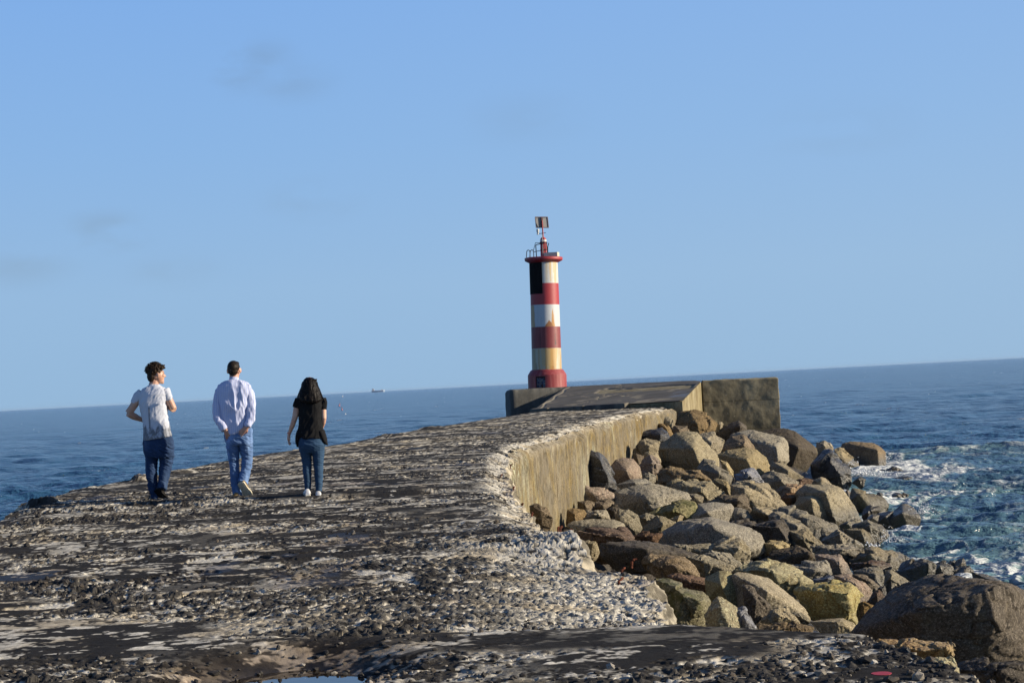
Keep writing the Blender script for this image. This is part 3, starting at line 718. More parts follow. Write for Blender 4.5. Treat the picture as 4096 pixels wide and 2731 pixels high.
    bm = bmesh.new(); tube(bm, [(cx-14.5*S_, 0, z(535.8)), (cx-8*S_, 0, z(535)), (cx, 0, z(534.0)), (cx+6.5*S_, 0, z(533.2))], .7*S_, 8); arm = fin(bm, 'lamp_arm', blk, L)
    bm = bmesh.new(); lx = cx-11.8*S_; lathe(bm, [(3.0*S_, z(537)), (2.0*S_, z(536.2)), (1.9*S_, z(533)), (2.9*S_, z(532)), (3.2*S_, z(529)), (2.9*S_, z(528.6)), (3.3*S_, z(527.6)), (3.3*S_, z(524.6)), (2.4*S_, z(524))], 24, True, lx, 0); fin(bm, 'signal_lamp', wht, L)
    bm = bmesh.new(); tube(bm, [(cx-3*S_, -.02, z(536)), (cx-2*S_, -.04, z(540)), (cx-2*S_, -7.6*S_, z(548)), (cx-1.5*S_, -7.9*S_, z(560)), (cx-1.8*S_, -7.8*S_, z(588))], .5*S_, 6); fin(bm, 'cable', wht, col)
    # railing
    b = .95*S_
    bm = bmesh.new()
    tube(bm, [(-16*S_, -6*S_, z(593)), (-17.2*S_, -6*S_, z(561))], b*1.15); tube(bm, [(-17.2*S_, -6*S_, z(561)), (8*S_, -9*S_, z(556))], b)
    tube(bm, [(-23*S_, 8*S_, z(574)), (-17.5*S_, 8*S_, z(555)), (7*S_, 8*S_, z(557))], b*.8)
    tube(bm, [(-23*S_, 8*S_, z(576)), (8*S_, -8*S_, z(572))], b*.8)
    tube(bm, [(9.5*S_, -6*S_, z(590)), (8.0*S_, -6*S_, z(557)), (13*S_, 4*S_, z(557.5)), (10.5*S_, 4*S_, z(566)), (10.5*S_, 4*S_, z(590))], b)
    fin(bm, 'railing', blk, L, True)
    for (x0, x1, dy) in ((-38.5, -31.0, -14), (-30.5, -22.5, -10)):
        bm = bmesh.new(); h = z(590)+.0; xm = (x0+x1)/2; rr = (x1-x0)/2*S_; pts = [(x0*S_-.3*rr, dy*S_, h)]
        zt = z(578)
        for i in range(13): a = math.pi-math.pi*i/12; pts.append((xm*S_+rr*math.cos(a), dy*S_, zt+rr*math.sin(a)*1.3))
        pts.append((x1*S_, dy*S_, h)); tube(bm, pts, b*.95); fin(bm, 'ladder_hoop', blk, L, True)
    # equipment box
    bm = bmesh.new(); box(bm, (18.5*S_, -8*S_, z(584.8)), (33*S_, 14*S_, 10.2*S_), Matrix.Rotation(R(-22), 3, 'Z').to_euler()); fin(bm, 'equipment_box', simple('cream_box', (.70, .66, .50), .5), L, bevel=.012)
lighthouse()

# ------------------------------------------------------------------ ship and buoys
def ship():
    Yd = 8000; p = atY(*D(868, 893.5), Yd); sc = Yd/F*1.7415
    L = empty('cargo_ship', (p.x, Yd, 0)); tag(L, 'distant cargo ship hull down on the horizon', 'ship')
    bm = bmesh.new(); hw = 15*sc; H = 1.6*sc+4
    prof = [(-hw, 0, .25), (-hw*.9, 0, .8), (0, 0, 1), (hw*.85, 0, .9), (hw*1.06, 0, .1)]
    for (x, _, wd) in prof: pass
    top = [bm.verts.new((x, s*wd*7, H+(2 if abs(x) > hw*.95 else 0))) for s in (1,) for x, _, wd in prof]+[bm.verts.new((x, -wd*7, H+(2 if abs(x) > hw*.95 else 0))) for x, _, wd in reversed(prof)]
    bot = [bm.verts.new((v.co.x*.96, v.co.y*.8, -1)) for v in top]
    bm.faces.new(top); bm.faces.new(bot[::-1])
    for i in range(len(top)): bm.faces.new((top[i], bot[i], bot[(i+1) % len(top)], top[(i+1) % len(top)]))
    fin(bm, 'hull', simple('ship_hull_haze_tint', (.50, .60, .72), .6), L)  # pale blue-grey imitates distance haze, painted into the hull colour
    wm = simple('ship_white', (.8, .74, .70), .5)
    bm = bmesh.new(); box(bm, (-hw*.72, 0, H+1.6*sc), (4.5*sc, 9, 3.4*sc)); box(bm, (-hw*.72, 0, H+3.8*sc), (3.0*sc, 8, 1.6*sc)); box(bm, (-hw*.85, 0, H+4*sc), (1.2*sc, 3, 3*sc)); fin(bm, 'superstructure', wm, L)
    bm = bmesh.new(); box(bm, (hw*.62, 0, H+.8*sc), (4.0*sc, 8, 1.6*sc)); box(bm, (hw*.55, 0, H+1.5*sc), (.9*sc, 2, 2.2*sc)); fin(bm, 'deck_crane', wm, L)
ship()
pk = simple('faded_pink_plastic', (.75, .22, .20), .5); wb = simple('white_float_plastic', (.85, .85, .82), .4); stick = simple('marker_pole_dark', (.25, .12, .10), .6)
def marker(u, v, lean, label):
    d = ray(u, v); t = -EYE/d.z; p = Vector((d.x*t, d.y*t, 0)); k = p.y/F
    L = empty('marker_buoy', p); L.rotation_euler = (0, lean, 0); tag(L, label, 'buoy', 'fishing markers afloat')
    bm = bmesh.new(); tube(bm, [(0, 0, -.3), (0, 0, 12*k)], .7*k); fin(bm, 'pole', stick, L)
    bm = bmesh.new(); lathe(bm, [(.5*k, -.1), (3.0*k, .5*k), (3.2*k, 2.5*k), (1.8*k, 5*k), (.5*k, 6*k)], 16); fin(bm, 'float', pk, L, True)
    bm = bmesh.new(); box(bm, (1.6*k, 0, 10.5*k), (3.6*k, .2*k, 3.4*k)); fin(bm, 'flag', pk, L)
marker(1369, 1640, R(-14), 'pink fishing marker with flag leaning in the water right of the woman')
marker(1357, 1624, R(8), 'paler pink fishing marker just beyond the leaning one')
def floatb(u, v, label):
    d = ray(u, v); t = -EYE/d.z; p = Vector((d.x*t, d.y*t, 0)); k = p.y/F
    bm = bmesh.new(); lathe(bm, [(.4*k, -1*k), (2.3*k, 0), (2.8*k, 1.5*k), (2.2*k, 3.2*k), (.8*k, 3.9*k), (.8*k, 4.6*k), (.2*k, 4.8*k)], 16)
    o = fin(bm, 'float_buoy', wb, None, True); o.location = p; tag(o, label, 'buoy', 'white floats')
floatb(1370, 1587, 'small white float nearest the horizon, above the pink markers'); floatb(1382, 1657, 'small white float below the pink markers')
# ------------------------------------------------------------------ boulders of the rubble slope
def rock_mat(name, c1, c2, c3, rough=.85, moss=None, wet=None, barn=False):
    t = NT(name); n1 = t.noise(1.6, 5, .6); n2 = t.noise(20, 5, .8); n3 = t.noise(6, 5, .65); sp = t.noise(34, 3, .85)
    inf = t.n('ShaderNodeObjectInfo').outputs['Random']
    c = t.mix(t.rng(n1, .35, .65), c1, c2); c = t.mix(t.rng(n3, .52, .68, 0, .7), c, c3); c = t.mix(t.rng(t.noise(2.3, 6, .7), .56, .70, 0, .65), c, (.24, .19, .10)); c = t.mix(t.rng(t.noise(1.1, 5, .7, stretch=(1, 1, 2)), .58, .68, 0, .6), c, (.06, .055, .045))
    c = t.mix(t.rng(n2, .34, .50, .85, 0), c, tuple(x*.28 for x in c1)); c = t.mix(t.rng(sp, .52, .62, 0, .75), c, tuple(min(.8, x*2.0+.05) for x in c2))
    hsv = t.n('ShaderNodeHueSaturation'); t.l(c, hsv.inputs['Color']); t.l(t.rng(inf, 0, 1, .72, 1.12), hsv.inputs['Value']); t.l(t.rng(t.math('FRACT', t.math('MULTIPLY', inf, 7.3)), 0, 1, .7, 1.2), hsv.inputs['Saturation']); c = hsv.outputs[0]
    if moss: c = t.mix(t.rng(t.noise(3.2, 6, .7), .48, .6, 0, .85), c, moss)
    if barn: c = t.mix(t.rng(t.noise(30, 2, .5), .70, .74, 0, .8), c, (.55, .5, .38))
    # dark wet algae band close to the water
    zc = t.sep(t.pos())[2]; wl_ = t.rng(t.math('ADD', zc, t.math('MULTIPLY', n3, .7)), 1.15, .75)
    c = t.mix(t.math('MULTIPLY', wl_, .75), c, (.035, .032, .022)); t.col(c)
    t.rough(t.mix(wl_, (rough,)*3, (.3, .3, .3))); t.l(t.rng(wl_, 0, 1, .12 if rough > .6 else .35, .5), t.b.inputs['Specular IOR Level'])
    p = t.bump(n3, .6, .07); p = t.bump(n2, .9, .03, p); t.bump(t.noise(70, 3, .7), .6, .01, p); return t.m
RM = {
 't': rock_mat('tan_granite', (.29, .235, .14), (.38, .315, .20), (.19, .155, .09)),
 'g': rock_mat('grey_granite', (.235, .20, .135), (.32, .28, .195), (.14, .12, .08)),
 'b': rock_mat('brown_rock', (.17, .115, .055), (.24, .17, .085), (.09, .065, .04)),
 'd': rock_mat('dark_rock', (.085, .07, .052), (.13, .105, .075), (.05, .04, .03), .7),
 'k': rock_mat('black_wet_rock', (.035, .035, .038), (.07, .068, .066), (.02, .02, .02), .35, barn=True),
 'p': rock_mat('pink_granite', (.29, .20, .135), (.34, .26, .18), (.22, .13, .09)),
 'y': rock_mat('golden_lichen_rock', (.34, .26, .10), (.44, .37, .19), (.20, .14, .05), .6),
 'm': rock_mat('mossy_rock', (.20, .17, .06), (.27, .23, .09), (.11, .09, .03), .6, moss=(.085, .09, .012)),
 'o': rock_mat('orange_rock', (.33, .18, .05), (.40, .26, .09), (.20, .10, .03), .5),
 'u': rock_mat('rust_stained_rock', (.12, .07, .038), (.18, .105, .06), (.07, .045, .03), .8),
 's': rock_mat('slate_rock', (.16, .16, .17), (.24, .24, .25), (.10, .10, .11), .4),
}
CROP = {'A': (2200, 1500), 'B': (2196, 2065), 'C': (3096, 1600), 'E': (3096, 2065)}
def hbase(x, y):
    h0 = np.interp(y, [10, 18, 25, 35, 45, 60, 70, 90], [2.3, 2.2, 1.9, 1.65, 1.75, 2.5, 2.9, 2.2])
    s = x-float(Rf(np.array(float(y)))) 
    wd = np.interp(y, [15, 25, 40, 52, 72, 85], [10, 10, 9.6, 9.4, 8.6, 8.6])
    return h0*(1-max(s, -.2)/wd) if s < wd else -.25*(s-wd)
def hit(u, v):
    d = ray(u, v); lo, hi = 9.0, 100.0; prev = None
    for Y in np.arange(12., 100, .25):
        z = EYE+d.z*Y/d.y; x = d.x*Y/d.y
        if z < max(hbase(x, Y), .0): return Y
    return 100
ROCKS = """
A|1165,450 1180,400 1285,305 1350,320 1500,380 1570,450 1550,520 1470,535 1300,525 1170,480|1385,450|b|big peaked brown rock under the platform corner, nearest the ramp
A|-191,1229 -165,1207 -110,1207 -47,1247 33,1345 -50,1380 -160,1345||b|dark olive deck side rock at the near foot of the ochre wall
A|1020,460 1060,400 1110,392 1150,405 1150,480 1110,510 1040,500|1130,440|g|small grey rock against the wall left of the peaked brown rock
A|1015,460 1060,455 1140,520 1170,585 1120,595 1040,520||b|thin brown rock wedged above the black domed rock
A|1140,500 1180,475 1290,475 1310,520 1300,580 1160,600||b|squat olive brown rock below the peaked brown rock
A|830,590 860,545 960,495 1050,495 1110,540 1138,605 1050,650 900,640|1040,560|k|black domed rock with a grey flank beside the sea wall
A|780,770 790,660 830,605 900,600 1030,625 1030,690 980,720 860,760||t|tan rock under the black domed rock by the wall
A|980,700 1130,620 1200,550 1300,530 1380,540 1400,600 1500,680 1600,790 1625,880 1400,910 1180,900 1110,850 1050,800|1350,690 1400,820|g|largest pyramid shaped grey boulder in the upper middle of the slope
A|1390,560 1440,545 1540,538 1590,580 1650,620 1590,690 1560,720 1470,660|1510,640|t|tan rock with a bright split face right of the pyramid boulder top
A|1555,545 1640,480 1770,428 1830,470 1845,510 1800,540 1690,570 1660,605 1590,580|1790,480|d|long dark reddish rock below the jutting wall
A|1568,455 1590,440 1615,442 1630,460 1620,495 1575,505||t|tiny tan rock between peaked brown rock and dark reddish rock
A|1355,535 1410,515 1450,535 1455,570 1390,575||t|small tan stone above the split face rock
A|1560,720 1590,670 1700,580 1820,560 1860,590 1925,700 1850,730 1700,750 1610,750|1840,650|b|brown wedge rock with a sunlit right edge, mid slope
A|1590,750 1680,710 1840,685 1940,705 2030,780 2075,880 2050,940 1940,950 1720,920 1690,840|1850,800 1930,910|t|broad tan boulder below the brown wedge rock
A|1685,575 1750,530 1880,510 2000,545 2180,580 2230,630 2235,800 2200,840 2060,820 1930,720|2130,680 2150,800|g|long boulder with dark underside and sunlit blunt right end
C|-110,300 0,272 110,272 200,300 320,390 390,450 405,500 330,600 200,650 110,620|230,450|d|large rounded dark boulder at the foot of the jutting wall
A|300,920 340,740 390,718 460,722 500,770 560,870 640,1040 600,1095 480,1070 290,1040|480,800 560,1010|k|tall black rock leaning against the sea wall
A|560,880 620,800 690,780 780,790 840,860 865,970 840,1010 700,1010 620,1010|720,900|p|smooth pinkish rock right of the tall leaning black rock
A|775,810 810,740 880,760 860,850 790,850||b|small brown rock behind the smooth pinkish rock
A|830,860 930,745 1000,780 1062,855 1000,940 880,970||p|pinkish triangular rock with a crack
A|880,760 890,730 930,712 1000,740 1045,800 1055,860 930,800||t|tan rock behind the cracked triangular rock
A|865,980 880,930 930,920 1000,950 990,1000 950,1040||g|small grey rock in front of the cracked triangular rock
A|620,1030 760,980 900,975 960,1015 900,1070 680,1075||g|flat grey rock at the foot of the smooth pinkish rock
A|255,1070 330,1043 420,1055 520,1060 600,1110 605,1155 520,1180 400,1185 255,1180|400,1110|p|blocky brown rock at the wall foot below the leaning black rock
A|255,1185 400,1175 420,1195 340,1290 255,1250||b|small brown rock in the wall corner under the blocky one
A|330,1280 420,1190 540,1165 610,1190 610,1230 450,1310||b|low shadowed brown rock in front of the blocky brown rock
A|600,1100 760,1050 960,1020 1160,1080 1290,1110 1310,1165 1100,1260 950,1310 800,1310 610,1240|935,1160 1010,1270|g|large grey block with a dark left face and sunlit right face
A|970,1020 1050,870 1100,858 1190,890 1400,895 1510,985 1400,1020 1200,1030|1380,950|b|dark olive slab below the pyramid boulder
A|1075,1040 1180,990 1330,985 1520,990 1640,1090 1650,1120 1460,1190 1300,1140|1430,1070 1440,1150|g|angular grey rock just right of the large two faced block
A|1380,880 1450,800 1520,820 1620,900 1730,960 1720,1010 1590,1000 1500,980|1600,930|g|sharp grey rock at the lower right of the pyramid boulder
A|1600,800 1660,810 1720,900 1725,950 1620,900||t|small tan rock behind the sharp grey rock
A|1520,1000 1600,975 1670,1000 1695,1060 1690,1120 1620,1110||t|tan rock between angular grey rock and shiny slate rock
A|1290,1170 1310,1120 1370,1112 1450,1150 1430,1200 1320,1210||t|small rounded tan rock above the mossy mound
A|930,1300 1080,1210 1250,1175 1350,1200 1420,1215 1400,1270 1200,1350 1000,1350|1200,1270|m|low green mossy mound in the middle of the slope
A|1730,940 1890,870 1920,880 1960,980 2050,1050 1950,1060 1840,1010 1735,975|1840,920|s|shiny blue grey slate wedge in the middle of the slope
A|1930,960 2100,900 2200,930 2340,1000 2300,1060 2130,1090 2000,1060||t|pale tan rock right of the shiny slate wedge
A|2065,940 2120,850 2170,820 2240,860 2320,920 2360,970 2200,980|2170,890|g|peaked grey rock above the pale tan rock
A|1680,1020 1760,1000 1900,1020 2100,1080 2180,1180 2230,1240 2100,1300 1900,1260 1780,1150|1800,1070|t|wide tan slab sloping right below the slate wedge
A|1430,1200 1640,1115 1800,1112 1860,1170 1900,1270 1830,1290 1700,1230 1500,1220|1780,1170|d|dark humped rock left of the wide tan slab
A|1250,1350 1400,1210 1530,1195 1700,1210 1730,1250 1600,1380 1400,1390 1280,1390|1480,1290|g|rounded grey rock with ridges right of the mossy mound
A|1600,1370 1650,1270 1750,1235 1850,1270 1960,1370 1900,1410 1700,1410|1840,1330|g|grey rock tucked under the dark humped rock
A|1890,1240 2040,1250 2150,1290 2352,1340 2460,1420 2380,1500 2250,1500 2130,1420 2000,1340|2100,1340|t|long tan rock running down right in the lower middle slope
A|150,1400 165,1270 220,1250 320,1270 340,1300 230,1400||b|dark rounded rock at the wall end by the deck edge
A|200,1400 340,1280 440,1262 530,1270 560,1350 450,1380 260,1390||g|grey rock with a horizontal crack beside the wall end
B|165,85 220,45 400,25 600,30 690,65 740,155 730,180 500,165 300,130|600,110|g|smooth flat topped grey slab beside the deck edge
A|530,1260 590,1228 650,1250 690,1320 620,1390 560,1380||d|dark pointed rock beside the flat topped grey slab
A|610,1360 650,1270 740,1260 820,1330 870,1440 860,1490 760,1510 690,1430|660,1350|g|rough grey rock right of the dark pointed rock
A|820,1330 900,1290 1000,1340 970,1390 880,1460||g|small sunlit grey rock left of the tan eared rock
A|860,1480 1010,1310 1090,1330 1170,1390 1100,1500 1000,1500 780,1520|1060,1400|g|tan eared grey rock below the mossy mound
A|1130,1360 1230,1310 1260,1330 1240,1380 1170,1410||t|little yellowish rock under the mossy mound
B|1030,200 1240,60 1530,20 1640,70 1800,150 1920,140 1990,190 2010,320 1940,370 1780,300 1500,290 1140,300|1560,80 1890,300|g|big dark faced boulder with a sunlit ridge running down right
B|1620,65 1900,50 2130,45 2250,150 2290,260 2180,290 2000,240|2170,100 2260,240|d|dark boulder with bright right end beyond the ridged one
B|780,190 900,140 1080,150 1060,200 1000,260 850,240||u|dark reddish rock in front of the tan eared rock
B|245,130 330,105 700,180 860,235 900,300 800,340 480,260 290,250||u|long rust stained rock behind the broken deck corner
B|285,270 300,240 440,235 470,340 400,385 300,360|415,250 400,330|t|small tan upright rock at the broken deck corner
B|460,370 480,250 870,240 1100,280 1300,340 1420,370 1250,410 900,420 600,400|900,300|d|long dark rock running right behind the white broken deck
B|900,420 960,370 1110,350 1280,370 1380,470 1440,575 1210,570 1000,570 920,500|1190,470|b|rock with a brown left and a reddish right face above the moss green rock
B|1280,380 1400,355 1600,410 1760,470 1710,540 1520,550 1460,570 1380,490|1450,420|g|grey sunlit slab right of the reddish faced rock
B|1110,300 1180,255 1300,265 1350,295 1200,320||g|small grey top poking out above the long dark rock
B|1200,310 1500,260 1700,195 1800,200 1850,270 1915,370 1800,420 1600,370 1400,360|1790,290|g|grey dome under the ridge of the big dark faced boulder
B|1430,360 1530,320 1600,350 1815,450 1790,490 1560,430||g|low thin grey rock below the grey dome
B|985,540 1100,560 1300,670 1440,710 1520,790 1500,910 1450,1030 1300,1080 1180,1040 1050,830 1000,690|1250,720 1290,840 1420,800|m|big moss green boulder beside the white broken deck edge
B|1105,565 1180,545 1450,570 1560,600 1620,680 1560,750 1490,770 1300,690||u|dark purplish flat rock behind the moss green boulder
B|1470,580 1560,520 1680,515 1770,580 1820,700 1845,830 1800,890 1650,830 1490,770 1560,650|1620,640|y|rounded golden rock with a dark hollow on top
B|1505,860 1600,760 1680,820 1780,880 1850,1000 1870,1100 1700,1130 1500,1100 1470,940|1620,850 1720,1060|y|golden ridged rock standing right of the moss green boulder
B|1750,880 1830,865 1890,940 1945,1050 1900,1110 1850,1020||s|grey rock between golden ridged rock and dark faced rock
B|1690,530 1800,530 1900,545 2110,640 2300,780 2400,860 2450,960 2300,990 2100,920 1960,740 1830,650|2050,700|t|huge smooth tan slab with a dark lower left face
B|1690,520 1830,430 2070,420 2200,440 2352,540 2490,630 2400,690 2150,660 2040,620 1900,560|2080,500|y|yellow green cracked rock on top of the huge tan slab
B|2000,980 2080,870 2160,855 2280,930 2352,1000 2200,1020 2030,1020|2150,920|t|small tan rock at the foot of the huge tan slab
B|1900,1110 1990,1000 2140,990 2300,1000 2480,1040 2470,1110 2200,1130||b|low brown rock just beyond the bitumen strip
B|1830,650 1900,640 2080,830 2085,880 2020,980 1940,1030 1850,900||d|dark steep rock face left under the huge tan slab
E|190,700 240,660 400,640 700,620 760,680 810,750 800,880 730,990 600,960 400,1000 300,920|480,700 720,720|y|big golden block with a rust brown right edge
E|-140,240 0,225 80,228 160,260 140,300 60,350 -60,360||t|tan rock hidden behind the dark broad one, lower slope
E|-80,430 0,330 140,290 210,260 300,300 400,400 400,440 200,480 0,470|330,350|d|broad dark rock left of the purple red one
E|90,460 250,450 440,450 490,415 550,540 460,600 340,600 200,540|410,500|g|grey rock with sunlit right face above the golden block
E|390,360 500,350 640,360 690,420 750,560 640,600 550,550 480,440|600,420|p|purple red rough rock in the lower slope
E|350,595 550,550 620,600 500,640 370,640||s|flat wet slate rock lying on the golden block
E|560,550 700,560 850,620 940,720 880,820 810,820 760,700||p|salmon pink rock right of the golden block
E|740,545 860,550 960,610 1000,660 970,720 900,720||b|grey brown rock behind the salmon pink one
E|750,510 900,475 970,490 1040,560 1045,640 1000,660 900,600|950,540|g|dark grey rock with a pale right face under the rust topped one
E|690,430 800,430 1000,415 1080,440 1105,480 1050,540 900,500 750,510||u|rust topped rock near the shore
E|700,420 850,350 940,310 1000,305 1120,340 1240,450 1200,500 1080,460 900,420|890,350|t|bright tan rock with a dark left face near the shore
E|1050,330 1080,318 1180,330 1300,410 1240,480 1120,380||g|thin grey rock at the water edge behind the bright tan one
E|1040,660 1050,510 1100,490 1180,540 1315,650 1250,720 1130,750 1060,780|1095,540 1110,720|g|upright pyramid rock with black left and pale right face
E|975,670 1050,640 1065,760 1000,710||d|small dark stone left of the upright pyramid rock
E|865,830 940,710 990,690 1060,780 1000,850 900,860|970,730|u|reddish rock wedged above the huge dark boulder
E|790,1040 800,820 870,812 940,840 1005,905 930,1000|850,830|b|brown rock between golden block and huge dark boulder
E|780,1100 900,960 1060,850 1130,740 1300,690 1420,610 1560,560 1800,600 2100,640 2230,650 2352,710 2500,850 2550,1300 2352,1450 1700,1450 1300,1250 1000,1200|2130,680 2080,960 1400,860|d|huge dark boulder filling the lower right corner
E|1150,530 1300,440 1380,390 1470,430 1520,460 1400,590 1300,670 1200,590|1450,440|g|dark grey double rock beyond the huge dark boulder
E|1410,620 1540,440 1600,430 1700,470 1640,550 1500,610|1560,460|g|tan sided rock right of the dark grey double rock
E|1630,450 1650,415 1700,408 1720,440 1660,520||g|small squared rock tip at the water edge
E|1650,540 1740,400 1775,393 1812,460 1700,560|1770,430|g|spiky grey rock behind the huge dark boulder
E|1560,560 1700,520 1840,460 1880,520 1905,600 1800,630 1700,620|1760,540|t|bright faceted rock on the crest of the huge dark boulder
E|1870,520 2000,550 2200,640 2400,740 2400,850 2100,740 1900,640||t|long sunlit rock behind the huge dark boulder, right frame edge
E|340,990 540,965 640,960 740,1000 785,1050 780,1120 600,1110 450,1050|620,990|t|rounded tan rock just beyond the deck edge rubble
E|865,1130 1000,1095 1025,1160 900,1190||d|small dark block between deck and huge dark boulder
E|930,1190 1030,1155 1120,1150 1640,1160 1690,1170 1700,1300 1680,1330 1350,1340 1100,1260|1650,1240 1400,1260|o|flat topped orange golden block beside the deck
E|1320,1330 1680,1320 1715,1370 1710,1460 1500,1460||y|lower block under the flat topped orange one
E|1700,1430 1900,1400 2100,1385 2352,1370 2650,1400 2650,1750 2000,1750|2100,1430|d|dark brown boulder in the very bottom right corner
E|150,910 200,890 330,960 345,1000 220,1000||g|small grey rock in front of the golden block
C|325,610 440,470 520,425 580,500 700,640 725,720 640,800 540,810 440,740 330,650|540,560 630,730|k|wet black pointed boulder standing at the water edge
C|390,470 430,400 475,378 540,410 560,450 420,500||t|tan rock tip behind the wet black pointed boulder
C|560,460 610,445 700,540 790,590 805,640 740,690 650,640|640,560|t|tan sunlit rock right behind the wet black boulder
C|628,460 650,400 720,388 930,410 1000,450 1040,490 1048,610 1000,640 830,640 700,580|975,470 990,620|b|boxy brown boulder farthest out in the surf
C|940,720 1010,660 1100,635 1200,640 1235,665 1200,700 1050,720||d|long wet rock washed by foam in front of the boxy boulder
C|735,780 800,718 865,740 830,790||d|small dark rock in the white wash
C|1050,795 1100,735 1300,712 1345,730 1200,770||d|half submerged rock under the wash, lower of two
C|1125,615 1190,597 1248,622 1180,632||d|dark rock tip right of the boxy boulder
C|1400,705 1430,693 1518,716 1440,728||d|outermost low rock tip in the surf
C|1045,905 1150,870 1190,868 1265,892 1200,925 1060,940||b|low brown jagged rock off the grey shore rock
C|955,890 990,863 1040,900 1078,975 1000,950||g|small peak on the right of the grey shore rock
C|665,880 690,840 720,870 715,940||p|small reddish spike left of the grey shore rock
C|705,950 740,840 780,838 860,880 960,890 1040,920 1080,975 900,1020 820,1080 770,1000|800,900|g|broad grey shore rock in the middle of the waterline
C|815,1090 880,1010 990,995 1005,1030 930,1090 840,1130||d|dark wet rock below the broad grey shore rock
C|875,1130 930,1072 990,1080 975,1140 900,1150||t|small pale rock left of the lone round rock
C|958,1170 1000,1080 1120,1040 1100,1130||d|dark shaded rock tucked against the lone round rock
C|970,1180 1140,1040 1200,980 1240,975 1320,1010 1375,1080 1382,1115 1280,1175 1080,1240|1210,1060|t|lone round topped tan rock standing in the water
C|600,1180 760,1120 805,1130 780,1220 640,1230||g|grey rock left of the holed shore rock
C|765,1200 880,1120 960,1160 1060,1230 1070,1275 940,1330 870,1250|900,1180|g|grey shore rock with a dark hole
C|640,1210 720,1200 830,1198 900,1270 975,1370 880,1380 800,1360|835,1230 850,1330|t|rock with black left side and tan right side at the shore
C|415,1310 480,1255 560,1260 530,1330||g|small grey rock left of the dark sided peak
C|430,1330 600,1220 650,1250 850,1370 740,1410 660,1400 500,1360|620,1260 665,1380|t|sharp peak with dark left side and tan right slope
C|20,1055 60,1010 180,1010 260,1040 420,1120 590,1180 612,1225 540,1270 430,1330 300,1230|330,1120 480,1240|g|long dark boulder with a sunlit upper right edge
C|175,1020 240,910 340,888 430,900 540,960 560,1110 500,1120 400,1070 250,1050|350,930 370,1060|t|smooth tan rock with a black left side
C|212,880 260,790 400,795 560,795 640,830 700,930 780,1040 822,1135 610,1190 560,1120 540,980 400,920|480,870 570,1130|g|tall glistening grey boulder between slope and shore
C|185,800 200,745 290,728 370,750 330,800 250,820||u|small rusty rock under the wet black boulder
C|325,800 440,720 480,730 558,805 400,815|440,745|t|pale crested rock above the glistening grey boulder
C|10,860 60,810 200,790 265,800 220,900 80,910||p|reddish rock in the shade left of the glistening boulder
C|70,920 110,880 230,870 245,900 170,1020 120,1020||u|red brown rock left of the smooth tan one
C|-60,1080 0,1050 100,1090 250,1140 340,1220 352,1300 160,1260 0,1150|240,1200|t|tan gravelly slab left of the long dark boulder
C|140,1230 300,1215 370,1300 490,1370 380,1420 170,1370|260,1290|t|coarse tan textured rock below the gravelly slab
C|340,1370 600,1365 800,1385 885,1400 800,1480 690,1510 500,1460|640,1400|t|wide low tan rock near the white splash
C|-40,620 0,585 50,590 150,640 272,720 200,800 0,780|130,660|t|knobbly tan rock under the large rounded dark boulder
"""
